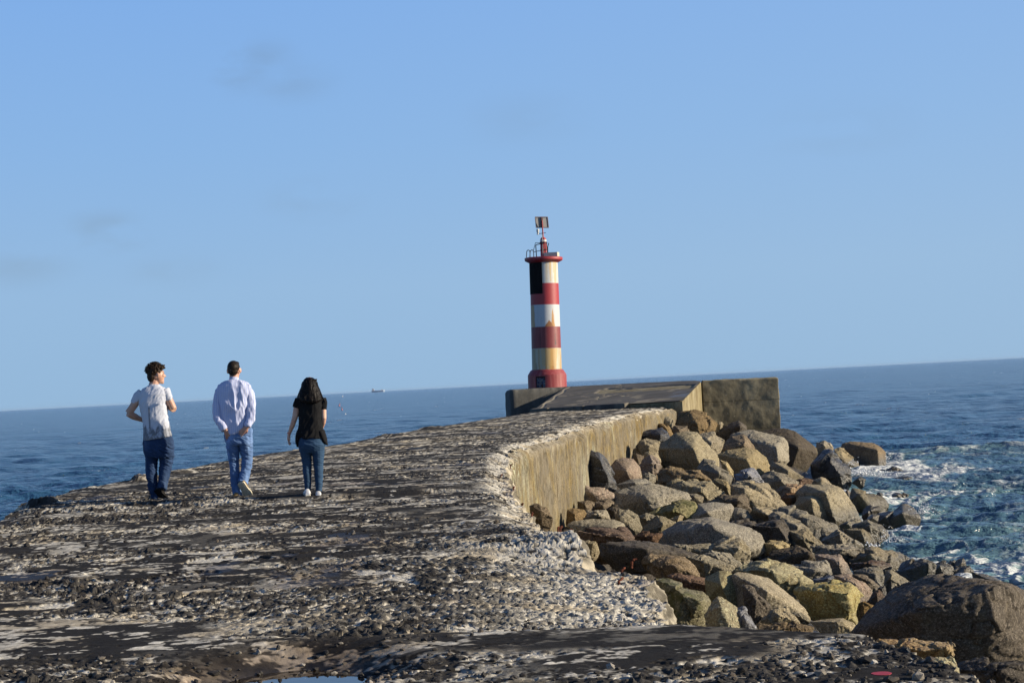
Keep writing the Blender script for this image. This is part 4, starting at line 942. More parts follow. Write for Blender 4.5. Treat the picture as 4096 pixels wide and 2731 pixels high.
def rocks():
    rs = np.random.RandomState(11); n = 0
    for line in ROCKS.strip().split('\n'):
        cr, ol, rd, mk, lab = line.split('|'); ox, oy = CROP[cr]
        pts = [tuple(map(float, s.split(','))) for s in ol.split()]; rid = [tuple(map(float, s.split(','))) for s in rd.split()] if rd else []
        P = [(ox+a/2.352, oy+b/2.352) for a, b in pts]; mu_ = np.mean(P, 0); P = [(mu_[0]+(a-mu_[0])*1.05, mu_[1]+(b-mu_[1])*1.05) for a, b in P]; Q = [(ox+a/2.352, oy+b/2.352) for a, b in rid]
        cu = np.mean([p[0] for p in P]); vmin = min(p[1] for p in P); vmax = max(p[1] for p in P); cv = .35*vmin+.65*vmax
        Y = hit(cu, cv); w_ = (max(p[0] for p in P)-min(p[0] for p in P)); h_ = vmax-vmin
        if 'corner' in lab and 'huge' in lab: Y = 21.5
        if 'very bottom right' in lab: Y = 16.0
        if 'orange golden block' in lab: Y = 14.6
        if 'lower block under' in lab: Y = 14.2
        if cr == 'A' and cu < 2800 and Y > 66: Y = min(Y, 70)
        if 'dark reddish rock below the jutting' in lab or Y > 82: Y = min(Y, 80)
        if 'deck side rock' in lab: Y = 27
        m = Y/F; W = w_*m; H = h_*m; th = .50*min(W, 1.7*H)+.16*W
        verts = []
        for (u, v) in P:
            f = (v-vmin)/max(1e-3, vmax-vmin)       # 0 at the top, 1 at the bottom
            yo = (.40-.55*f)*th
            verts.append(atY(u, v, Y+yo))
        if not Q:
            Q = [(cu+rs.uniform(-.12, .12)*w_, vmin+h_*rs.uniform(.30, .45))]
        for (u, v) in Q: verts.append(atY(u, v, Y-.72*th))
        cen = atY(cu, vmin+.5*h_, Y)
        for k in range(4):
            verts.append(cen+Vector((W*rs.uniform(-.32, .32), th*rs.uniform(.7, 1.05), H*rs.uniform(-.4, .32))))
        for k in range(3): verts.append(cen+Vector((W*rs.uniform(-.4, .4), th*rs.uniform(-.5, .7), -H*rs.uniform(.8, 1.1))))
        zb = min(v.z for v in verts); org = Vector((cen.x, cen.y, zb))
        bm = bmesh.new()
        for v in verts: bm.verts.new(v-org)
        bmesh.ops.convex_hull(bm, input=bm.verts)
        loose = [v for v in bm.verts if not v.link_faces]
        bmesh.ops.delete(bm, geom=loose, context='VERTS'); bmesh.ops.recalc_face_normals(bm, faces=bm.faces)
        size = max(W, H, th); near = Y < 26
        me = remesh(bm, size/(84 if near else 56), 1, .5); me.name = 'boulder'
        co = get_co(me); cc = co.mean(0)
        for k in range(2 if 'smooth' not in lab and 'round' not in lab else 1):     # split faces
            nn = rs.randn(3)*[1, .8, .8]+[0, -.5, .35]; nn /= np.linalg.norm(nn); pr_ = (co-cc)@nn; c0 = pr_.max()*rs.uniform(.86, .96)
            co = co-np.clip(pr_-c0, 0, None)[:, None]*nn*.95
        set_co(me, co); no = get_no(me)
        if 'smooth' not in lab and 'round' not in lab and size < 1.9:      # broken facets, each with its own tilt
            kc = co[rs.choice(len(co), 16)]; dd_ = np.stack([((co-c_)**2).sum(1) for c_ in kc], 1); wob = .05*size*size*(fb3(co[:, 0]/(.2*size), co[:, 1]/(.2*size), co[:, 2]/(.2*size), 70+n, 2)-.5); dd_[:, ::2] += wob[:, None]
            ia = dd_.argmin(1); tilt = rs.randn(16, 3)*.12; off = rs.uniform(-.022, .010, 16)*size; srt = np.sort(np.sqrt(np.maximum(dd_, 0)), 1); gap = srt[:, 1]-srt[:, 0]
            co = co+no*(off[ia]+((co-kc[ia])*tilt[ia]).sum(1)*.9-.014*size*ss(.018*size, .004*size, gap))[:, None]; set_co(me, co); no = get_no(me)
        wc = co+np.array(org); s = .55*size
        rgh = .6 if 'smooth' in lab or 'round' in lab else 1.0
        a = fb3(wc[:, 0]/s, wc[:, 1]/s, wc[:, 2]/s, 3+n, 5, .55)-.5
        r2 = np.abs(fb3(wc[:, 0]/(s*.45), wc[:, 1]/(s*.45), wc[:, 2]/(s*.3), 30+n, 3, .5)-.5)      # ledges and cracks
        tl = .5*(fb3(wc[:, 0]/(s*.5), wc[:, 1]/(s*.5), wc[:, 2]/(s*.5), 50+n, 2, .5)*7 % 1.0)
        d = size*(.060*a*rgh+.018*tl*rgh-.02*rgh*ss(.02, .0, r2))+.035*rgh*(fb3(wc[:, 0]/.10, wc[:, 1]/.10, wc[:, 2]/.10, 9, 4, .65)-.5)
        set_co(me, co+no*d[:, None])
        me.polygons.foreach_set('use_smooth', np.full(len(me.polygons), True))
        o = link('boulder', me, RM[mk]); o.location = org
        tag(o, lab, 'boulder', 'boulders of the rubble slope'); n += 1
rocks()
def bed():
    nr, nc = 520, 420; y = 1/np.linspace(1/11., 1/88., nr); Y = np.repeat(y[:, None], nc, 1)
    s = np.linspace(-.35, 12.5, nc)[None, :]; X = Rf(y)[:, None]+s
    H = np.array([[hbase(X[i, j], Y[i, j]) for j in range(0, nc, 20)]+[hbase(X[i, -1], Y[i, -1])] for i in range(0, nr)])
    js = np.array(list(range(0, nc, 20))+[nc-1]); Z = np.stack([np.interp(np.arange(nc), js, H[i]) for i in range(nr)])
    f1, f2, cid = wor2(X/.62+.2*fb2(X*3, Y*3, 4, 2), Y/.95, 71); Z = Z-.85+.42*np.clip(1-f1, 0, 1)**.7*(.6+.9*cid)+.10*(fb2(X/.2, Y/.2, 72, 4)-.5)+.1*(cid-.5)*ss(0, .15, f2-f1)
    me = grid_mesh('rubble_bed', np.stack([X, Y, Z], 2).reshape(-1, 3), nr, nc)
    tag(link('rubble_bed', me, RM['d']), 'smaller dark rubble filling the gaps under the boulders', None, None, 'stuff')
bed()

# ------------------------------------------------------------------ spray
def spray():
    rs = np.random.RandomState(2); bm = bmesh.new()
    tmp = bmesh.new(); bmesh.ops.create_icosphere(tmp, subdivisions=1, radius=1); bv = [v.co.copy() for v in tmp.verts]; bf = [[v.index for v in f.verts] for f in tmp.faces]; tmp.free()
    def drop(c, r_):
        vs = [bm.verts.new(Vector(c)+v*r_*rs.uniform(.7, 1.2)) for v in bv]
        for f in bf: bm.faces.new([vs[i] for i in f])
    def burst(u, v, n, su, sv, r0, Y):
        for i in range(n):
            p = atY(u+rs.randn()*su, v-abs(rs.randn())*sv+sv*.4, Y+rs.randn()*.5); drop(p, r0*rs.uniform(.3, 1)**2*.62)
    def c(x, y): return 3096+x/2.352, 1600+y/2.352
    burst(*c(1415, 1050), 420, 20, 20, .032, 52.5); burst(*c(1085, 1310), 160, 24, 26, .028, 44.5); burst(*c(930, 1370), 60, 16, 8, .05, 44)
    burst(*c(740, 600), 90, 14, 12, .04, 74); burst(*c(780, 690), 300, 24, 10, .07, 73.5); burst(*c(1730, 500), 160, 26, 5, .07, 95); burst(*c(1050, 545), 90, 10, 16, .05, 82); burst(*c(900, 700), 260, 40, 14, .06, 74)
    me = bpy.data.meshes.new('sea_spray'); bm.to_mesh(me); bm.free()
    t = NT('white_spray'); t.col((.88, .9, .92)); t.rough(.4); t.b.inputs['Subsurface Weight'].default_value = .3; t.b.inputs['Subsurface Radius'].default_value = (.05, .05, .05)
    tag(link('sea_spray', me, t.m), 'white droplets thrown up where waves hit the shore rocks', None, None, 'stuff')
spray()

# ------------------------------------------------------------------ rust stubs, red paint spot, broken slab pieces
rustm = simple('rusty_iron', (.17, .055, .03), .85, .3, 60, .4)
def stub(x, y, L_, lab, upr=.5, z0=None):
    L_ = L_*.5
    p = ground(*D(x, y), ZC if y < 1240 else ZA); zz = float(deck_surf(np.array([p.x]), np.array([p.y]))[0][0]); p.z = zz
    bm = bmesh.new(); rs = random.Random(int(x*7+y)); pts = [(0, 0, -.03)]
    a = rs.uniform(-1, 1)*1.5
    for i in range(1, 6):
        k = i/5; pts.append((L_*k*math.cos(a)*(1-upr)+rs.uniform(-.01, .01), L_*k*math.sin(a)*(1-upr), L_*k*upr*(1-.4*k)+.02))
    tube(bm, pts, [.008, .011, .009, .012, .008, .007], 7); me = bpy.data.meshes.new('rebar_stub'); bm.to_mesh(me); bm.free()
    o = link('rebar_stub', me, rustm); o.location = p; tag(o, lab, 'rebar', 'rusty reinforcement ends')
for a in ((1425, 1292, .14, 'rusty bar end on top of the white broken deck shoulder'), (1421, 1316, .20, 'bent rusty bar hanging on the white broken shoulder'), (1179, 1118, .16, 'rusty bar end at the wall top, left of its corner'),
          (1150, 1090, .16, 'rusty bar end set back from the wall top'), (1172, 1062, .16, 'rusty bar end farthest along the wall top'), (1196, 1140, .14, 'rusty bar end just below the wall corner'), (1219, 1166, .14, 'short rusty bar end beside the ochre wall foot'),
          (1280, 1196, .12, 'small rusty bar on the dark ledge by the rocks'), (1310, 1205, .14, 'rusty bar at the tip of the dark ledge'), (1285, 1222, .16, 'rusty lump above the pale step face'), (1450, 1278, .15, 'rusty bar end at the far lip of the white shoulder')):
    stub(*a[:4])
def spot():
    c = SPOT; n = 64; bm = bmesh.new(); R_ = .047; cen = None; rings = []
    for r_ in (.25, .5, .75, 1.0):
        rr = [];
        for i in range(n):
            a = i/n*6.283; q = r_*R_*(1+.10*mnoise.noise(Vector((math.cos(a)*2, math.sin(a)*2, 1)))); rr.append((c.x+q*math.cos(a), c.y+q*math.sin(a)))
        rings.append(rr)
    allp = np.array([[c.x, c.y]]+[p for r_ in rings for p in r_]); z = float(np.percentile(deck_surf(allp[:, 0], allp[:, 1])[0], 97))+.002
    bm = bmesh.new(); V = [bm.verts.new((p[0], p[1], z)) for p in allp]
    for i in range(n): bm.faces.new((V[0], V[1+i], V[1+(i+1) % n]))
    for k in range(3):
        for i in range(n): a = 1+k*n; bm.faces.new((V[a+i], V[a+n+i], V[a+n+(i+1) % n], V[a+(i+1) % n]))
    ext = bmesh.ops.extrude_face_region(bm, geom=list(bm.faces)); bmesh.ops.translate(bm, vec=(0, 0, -.02), verts=[e for e in ext['geom'] if isinstance(e, bmesh.types.BMVert)])
    o = fin(bm, 'paint_mark', simple('red_marking_paint', (.42, .02, .035), .6, .1, 40), None); tag(o, 'round red paint mark on the deck near the bottom right', 'paint mark')
spot()
# ------------------------------------------------------------------ people
def fabric(name, c, c2=None, rough=.85, extra=None, sheen=0):
    t = NT(name); n = t.noise(5, 4, .6, t.obj()); f = t.noise(220, 2, .6, t.obj())
    col = t.mix(t.rng(n, .35, .65), c2 or tuple(x*.8 for x in c), c); col = t.mix(t.rng(f, .3, .7, .25, 0), col, tuple(x*.6 for x in c))
    if extra: col = extra(t, col)
    t.col(col); t.rough(rough); t.bump(f, .2, .002); return t.m
def skinm(name, c):
    t = NT(name); n = t.noise(12, 3, .5, t.obj()); t.col(t.mix(t.rng(n, .35, .65), c, (c[0]*.9, c[1]*.78, c[2]*.74))); t.rough(.5)
    t.b.inputs['Subsurface Weight'].default_value = .12; t.b.inputs['Subsurface Radius'].default_value = (.02, .008, .004); t.b.inputs['Subsurface Scale'].default_value = .5; return t.m
def hairm(name, c, c2):
    t = NT(name); n = t.noise(1, 4, .7, t.obj(), (60, 60, 22)); t.col(t.mix(t.rng(n, .35, .7), c, c2)); t.rough(.42); t.b.inputs['Specular IOR Level'].default_value = .12; t.bump(n, .8, .01); return t.m
PX = 310.0*2.352
class Person:
    def __init__(s, foot, Y, label, crop=(400, 1400)):
        s.f = foot; s.Y = Y; u, v = crop[0]+foot[0]/2.352, crop[1]+foot[1]/2.352
        p = atY(u, v, Y); s.loc = p; s.k = Y/F/2.352
        s.root = empty('person', p); tag(s.root, label, 'person', 'people walking along the pier')
    def p(s, x, y, d=0):
        dx = (x-s.f[0]); dy = (s.f[1]-y); c, q = math.cos(ROLL), math.sin(ROLL)
        X = (dx*c+dy*q)*s.k; Z = (dy*c-dx*q)*s.k
        X += d*(s.loc.x/s.Y)           # follow the line of sight as the point moves in depth
        return Vector((X, d, Z))
    def limb(s, bm, pts, n=14):        # pts: (x, y, depth, rx px, ry metres)
        P = [s.p(a, b, d) for a, b, d, *_ in pts]; tube(bm, P, [(q[4] if len(q) > 4 else q[3]*s.k, q[3]*s.k) for q in pts], n)
    def body(s, bm, pts, n=28):        # level rings: (y, xl, xr, depth centre, half depth[, dz])
        rings = []
        for q in pts:
            y, xl, xr, dc, hd = q[:5]; tilt = q[5] if len(q) > 5 else 0
            a = s.p(xl, y+tilt, dc); b = s.p(xr, y-tilt, dc); c = (a+b)/2; h = (b-a)/2
            r_ = []
            for i in range(n):
                t = i/n*2*math.pi; ct, st = math.cos(t), math.sin(t)
                ct = math.copysign(abs(ct)**.85, ct); st = math.copysign(abs(st)**.85, st)
                r_.append(bm.verts.new(c+h*ct+Vector((0, hd*st, 0))))
            rings.append(r_)
        for A, B in zip(rings, rings[1:]):
            for i in range(n): bm.faces.new((A[i], A[(i+1) % n], B[(i+1) % n], B[i]))
        bm.faces.new(rings[0]); bm.faces.new(rings[-1][::-1])
def wrinkle(me, amp, sc=(.10, .10, .045), seed=0, tilt=.5, z0=None):
    co = get_co(me); no = get_no(me); u = co[:, 2]+tilt*co[:, 0]
    f = fb3(co[:, 0]/sc[0], co[:, 1]/sc[1], u/sc[2], seed, 3, .5)
    r_ = 1-np.abs(2*f-1)*2.2; g = fb3(co[:, 0]/.13, co[:, 1]/.13, co[:, 2]/.13, seed+9, 2)
    set_co(me, co+no*(amp*(np.clip(r_, -.6, 1))*(.35+1.1*g))[:, None])
def make(P, name, bm, mat, vox=.007, sm=3, wr=0, parent=None, sc=(.10, .10, .045), seed=0, tilt=.5):
    bmesh.ops.recalc_face_normals(bm, faces=bm.faces)
    me = remesh(bm, vox, sm, .5); me.name = name
    if wr: wrinkle(me, wr, sc, seed, tilt)
    return link(name, me, mat, parent or P.root)
def ell(bm, c, r_, rot=None, seg=24):
    v = bmesh.ops.create_uvsphere(bm, u_segments=seg, v_segments=seg//2+2, radius=1)['verts']
    m = Matrix.Translation(c) @ (rot.to_4x4() if rot else Matrix()) @ Matrix.Diagonal((*r_, 1)); bmesh.ops.transform(bm, matrix=m, verts=v)
def head(bm, hc, rot, s=1.0):
    """head whose face looks along rot*+Y; hc is the middle of the skull"""
    def q(x, y, z): return hc+rot @ (Vector((x, y, z))*s)
    ell(bm, q(0, -.015, .025), (.074*s, .096*s, .090*s), rot); ell(bm, q(0, .030, -.02), (.064*s, .066*s, .085*s), rot)
    ell(bm, q(0, .038, -.075), (.048*s, .055*s, .040*s), rot); ell(bm, q(0, .068, -.100), (.026*s, .024*s, .020*s), rot)   # jaw, chin
    ell(bm, q(0, .074, .030), (.050*s, .022*s, .016*s), rot)                                                      # brow
    tube(bm, [q(0, .082, .024), q(0, .098, -.006), q(0, .112, -.026), q(0, .092, -.036)], [.008*s, .010*s, .014*s, .010*s], 10)   # nose
    ell(bm, q(0, .086, -.058), (.022*s, .011*s, .006*s), rot); ell(bm, q(0, .084, -.069), (.020*s, .010*s, .006*s), rot)
    for sd in (-1, 1):
        ell(bm, q(sd*.038, .066, -.015), (.024*s, .022*s, .022*s), rot)                                           # cheek
        e = rot @ Matrix.Rotation(sd*R(-28), 3, 'Z'); ell(bm, q(sd*.083, -.008, -.005), (.008*s, .021*s, .032*s), e, 16); ell(bm, q(sd*.078, .002, -.028), (.008*s, .010*s, .011*s), e, 12)
    return q
def eyes(P, q, s=1):
    m = simple('eye_dark', (.06, .04, .03), .2)
    for sd in (-1, 1):
        bm = bmesh.new(); ell(bm, q(sd*.031, .084, .006), (.010*s, .006*s, .005*s), None, 12); fin(bm, 'eye', m, P.root, True)
def hand(bm, w0, dirv, palm, side, curl=.5, s=1.0, fr=.0078):
    """hand from the wrist w0 along dirv; palm = palm normal; side=+1/-1 thumb direction sign; fingers curl towards the palm"""
    d = dirv.normalized(); pn = (palm-d*palm.dot(d)).normalized(); x = d.cross(pn).normalized()*side
    def q(a, b, c): return w0+(x*a+d*b+pn*c)*s
    tube(bm, [q(0, -.03, 0), q(0, .01, 0), q(0, .045, .0), q(0, .085, 0)], [(.017*s, .024*s), (.016*s, .028*s), (.014*s, .036*s), (.011*s, .038*s)] if abs(pn.dot(Vector((0, 1, 0)))) > .6 else [.021*s, .023*s, .025*s, .024*s], 14)
    for i, (off, ln) in enumerate(((.030, .072), (.011, .080), (-.009, .075), (-.028, .058))):
        pts = [q(off*.9, .06, 0), q(off, .088, 0)]; a = 0; b_, c_ = .088, 0
        for k, fl in enumerate((.42, .32, .26)):
            a += curl*(.55+.12*i)*(1 if k else .7); b_ += ln*fl*math.cos(a); c_ += ln*fl*math.sin(a); pts.append(q(off*(1.1+.12*k), b_, c_))
        tube(bm, pts, [fr*1.1*s, fr*1.1*s, fr*s, fr*.92*s, fr*.75*s], 8)
    tube(bm, [q(.018, .018, .004), q(.040, .042, .014), q(.046, .068, .026), q(.042, .090, .032)], [.012*s, .011*s, .0095*s, .0075*s], 8)
def shoe(P, heel, toe, nrm, mat, solem, wd=.048, ht=.085, name='shoe'):
    """heel, toe: points on the sole; nrm: direction from the sole up into the shoe"""
    ax = (toe-heel); L = ax.length; a = ax.normalized(); n = (nrm-a*nrm.dot(a)).normalized(); b = a.cross(n)
    prof = [(-.01, .55, .6), (.04, .78, .95), (.18, .80, 1.0), (.32, .78, .95), (.48, .86, .72), (.65, 1.05, .58), (.80, 1.0, .48), (.93, .72, .36), (1.0, .32, .22)]
    bm = bmesh.new(); rings = []
    for f, wv, hv in prof:
        c = heel+a*(f*L)+n*(ht*hv*.5+.008); rr = []
        for i in range(20):
            t = i/20*2*math.pi; rr.append(bm.verts.new(c+b*wd*wv*math.cos(t)*(1-.18*max(0, math.sin(t)))+n*(ht*hv*.5)*math.copysign(abs(math.sin(t))**.75, math.sin(t))))
        rings.append(rr)
    for A, B in zip(rings, rings[1:]):
        for i in range(20): bm.faces.new((A[i], A[(i+1) % 20], B[(i+1) % 20], B[i]))
    bm.faces.new(rings[0]); bm.faces.new(rings[-1][::-1]); up_ = fin(bm, name, mat, P.root, True)
    bm = bmesh.new(); rings = []
    for f, wv, _ in prof:
        c = heel+a*(f*L*1.02-.004)
        rings.append([bm.verts.new(c+b*(sx*wd*wv*1.06)+n*h) for sx, h in ((-1, .022), (-1, 0), (-.5, -.004), (.5, -.004), (1, 0), (1, .022))])
    for A, B in zip(rings, rings[1:]):
        for i in range(6): bm.faces.new((A[i], A[(i+1) % 6], B[(i+1) % 6], B[i]))
    bm.faces.new(rings[0]); bm.faces.new(rings[-1][::-1]); fin(bm, 'sole', solem, up_, False)
    return up_

# ---- young man looking right, white T-shirt with grey print
def man_left():
    P = Person((545, 1432), 22.65, 'curly haired man in a white printed T-shirt and dark blue jeans, looking right')
    sk = skinm('fair_skin', (.60, .36, .25))
    bm = bmesh.new()
    P.body(bm, [(350, 440, 560, .0, .06), (385, 390, 600, 0, .09), (450, 385, 600, 0, .11), (560, 400, 605, 0, .105), (680, 425, 630, 0, .10), (800, 430, 655, 0, .105), (900, 425, 670, 0, .115), (960, 445, 650, 0, .10)])
    P.limb(bm, [(497, 375, .0, 52, .062), (497, 335, .01, 46, .056), (510, 290, .025, 44, .055)])      # neck
    P.limb(bm, [(395, 400, 0, 42), (345, 470, -.005, 40), (300, 545, -.02, 36), (262, 595, -.03, 34)])
    P.limb(bm, [(262, 595, -.03, 33), (310, 622, .02, 34), (360, 645, .09, 26), (405, 662, .15, 21)])
    P.limb(bm, [(598, 395, 0, 42), (630, 440, .0, 38), (660, 500, .01, 35), (688, 555, .02, 32)])
    P.limb(bm, [(688, 555, .02, 33), (655, 535, .10, 33), (625, 500, .18, 26), (600, 460, .24, 20)])
    P.limb(bm, [(490, 930, 0, 62), (478, 1100, .02, 42), (495, 1250, .0, 38), (515, 1400, -.02, 26)])
    P.limb(bm, [(610, 930, 0, 62), (618, 1080, .04, 44), (600, 1200, -.02, 40), (580, 1300, -.08, 27)])
    hand(bm, P.p(405, 662, .15), Vector((.9, .35, -.1)), Vector((0, 0, -1)), 1, .7)
    hand(bm, P.p(600, 460, .24), Vector((-.6, .2, .5)), Vector((0, -1, 0)), 1, .7)
    hc = P.p(524, 232, .02); rot = Matrix.Rotation(R(-62), 3, 'Z')
    q = head(bm, hc, rot, 1.06)
    make(P, 'body', bm, sk, .0052, 2); eyes(P, q, 1.06)
    # curly hair
    bm = bmesh.new(); rs = random.Random(4)
    ell(bm, q(0, -.024, .040), (.086, .104, .088), rot); ell(bm, q(0, .035, .080), (.074, .060, .042), rot); ell(bm, q(0, -.070, -.022), (.068, .045, .07), rot)
    for i in range(150):
        a = rs.uniform(-math.pi, math.pi); e = rs.uniform(-.15, 1.45); dirr = Vector((math.cos(a)*math.cos(e)*.092, math.sin(a)*math.cos(e)*.106-.02, math.sin(e)*.094+.040))
        if dirr.y > .045 and dirr.z < .062: continue
        if abs(dirr.x) > .07 and dirr.y > -.01 and dirr.z < .045: continue
        ell(bm, q(*dirr), tuple(rs.uniform(.007, .015) for _ in range(3)), None, 8)
    for i in range(26): ell(bm, q(rs.uniform(-.06, .06), rs.uniform(.07, .098), rs.uniform(.062, .11)), tuple(rs.uniform(.007, .014) for _ in range(3)), None, 8)
    ho = make(P, 'hair', bm, hairm('curly_brown_hair', (.010, .006, .004), (.055, .032, .016)), .0055, 1, .004, sc=(.02, .02, .02), seed=3)
    bm = bmesh.new(); bm.from_mesh(ho.data)
    for i in range(230):
        a = rs.uniform(-math.pi, math.pi); e = rs.uniform(.0, 1.5); b0 = Vector((math.cos(a)*math.cos(e)*.088, math.sin(a)*math.cos(e)*.108-.018, math.sin(e)*.096+.045))
        if b0.y > .05 and b0.z < .070: continue
        if abs(b0.x) > .065 and b0.y > -.01 and b0.z < .06: continue
        out_ = Vector((b0.x, b0.y, b0.z-.03)).normalized(); ph = rs.uniform(0, 6.28); r_ = rs.uniform(.005, .009); ux = out_.orthogonal().normalized(); uy = out_.cross(ux)
        tube(bm, [q(*(b0+out_*(.004+.0045*k)+ux*r_*math.cos(ph+k*1.25)+uy*r_*math.sin(ph+k*1.25))) for k in range(5)], [.0030, .0030, .0028, .0024, .0014], 5)
    bm.to_mesh(ho.data); bm.free()
    # T-shirt
    def pr(t, c):
        o = t.obj(); z = t.sep(o)[2]; x = t.sep(o)[0]
        blk = t.noise(1, 5, .75, o, (34, 34, 12)); big = t.noise(1, 3, .5, o, (14, 14, 3))
        lim = t.math('ADD', z, t.math('MULTIPLY', big, -.36))
        m1 = t.math('MULTIPLY', t.rng(lim, .82, .78), t.rng(blk, .36, .50))
        c = t.mix(t.math('MULTIPLY', m1, .85), c, (.13, .14, .16))
        a = t.math('MULTIPLY', t.rng(t.math('ABSOLUTE', t.math('ADD', x, .033)), .014, .009), t.math('MULTIPLY', t.rng(z, 1.245, 1.235), t.rng(z, .95, .97)))
        c = t.mix(t.math('MULTIPLY', a, t.rng(blk, .3, .5, .35, .8)), c, (.17, .18, .21)); return c
    tee = fabric('printed_tee_fabric', (.62, .65, .73), (.56, .59, .68), extra=pr)
    bm = bmesh.new()
    P.body(bm, [(328, 462, 548, .0, .066), (345, 440, 575, 0, .085), (365, 405, 605, 0, .10), (385, 380, 622, 0, .11), (420, 368, 626, 0, .125), (500, 365, 618, 0, .13), (580, 383, 624, 0, .125), (680, 404, 640, 0, .122), (760, 408, 655, 0, .13), (832, 408, 669, .0, .14, 24)])
    P.limb(bm, [(390, 400, 0, 48), (355, 440, 0, 46), (335, 480, 0, 42), (317, 508, -.004, 39)])
    P.limb(bm, [(600, 385, 0, 48), (622, 415, 0, 44), (636, 445, 0, 38), (644, 468, .004, 34)])
    make(P, 't_shirt', bm, tee, .0065, 3, .010, sc=(.09, .09, .07), seed=21, tilt=-.9)
    bm = bmesh.new()
    P.body(bm, [(800, 420, 660, 0, .11, 10), (860, 408, 680, 0, .125), (930, 412, 688, 0, .13), (980, 425, 684, 0, .125), (1010, 440, 670, 0, .11)])
    P.limb(bm, [(480, 930, .0, 72, .12), (485, 1000, .01, 60, .10), (482, 1100, .02, 50, .085), (488, 1200, .0, 46, .08), (505, 1300, -.02, 44, .075), (518, 1360, -.02, 39, .07), (516, 1412, -.02, 36, .065)])
    P.limb(bm, [(615, 930, .0, 74, .12), (625, 1000, .03, 62, .10), (617, 1090, .05, 54, .09), (605, 1160, .02, 48, .085), (592, 1240, -.03, 44, .075), (580, 1305, -.07, 42, .07)])
    den = fabric('dark_denim', (.030, .062, .145), (.018, .038, .090), extra=lambda t, c: t.mix(t.rng(t.noise(1, 3, .5, t.obj(), (7, 7, 2.5)), .52, .70, 0, .45), c, (.10, .16, .28)))
    make(P, 'jeans', bm, den, .0065, 2, .014, sc=(.11, .11, .045), seed=33, tilt=.6)
    blk = fabric('black_suede', (.02, .017, .016)); blks = simple('black_rubber', (.015, .014, .013), .8)
    shoe(P, P.p(530, 1312, -.13), P.p(628, 1428, -.02), Vector((.25, .8, .35)), blk, blks, .052, .08)
    gr = fabric('brown_grey_suede', (.11, .085, .07)); shoe(P, P.p(515, 1428, -.08), P.p(516, 1426, .2), Vector((0, 0, 1)), gr, blks, .050, .085)
    bm = bmesh.new(); c = P.p(392, 650, .13); dr = Vector((.9, .42, -.15)).normalized(); tube(bm, [c-dr*.02, c+dr*.02], .031, 16); fin(bm, 'wristwatch', simple('watch_black', (.02, .02, .02), .5), P.root, True)

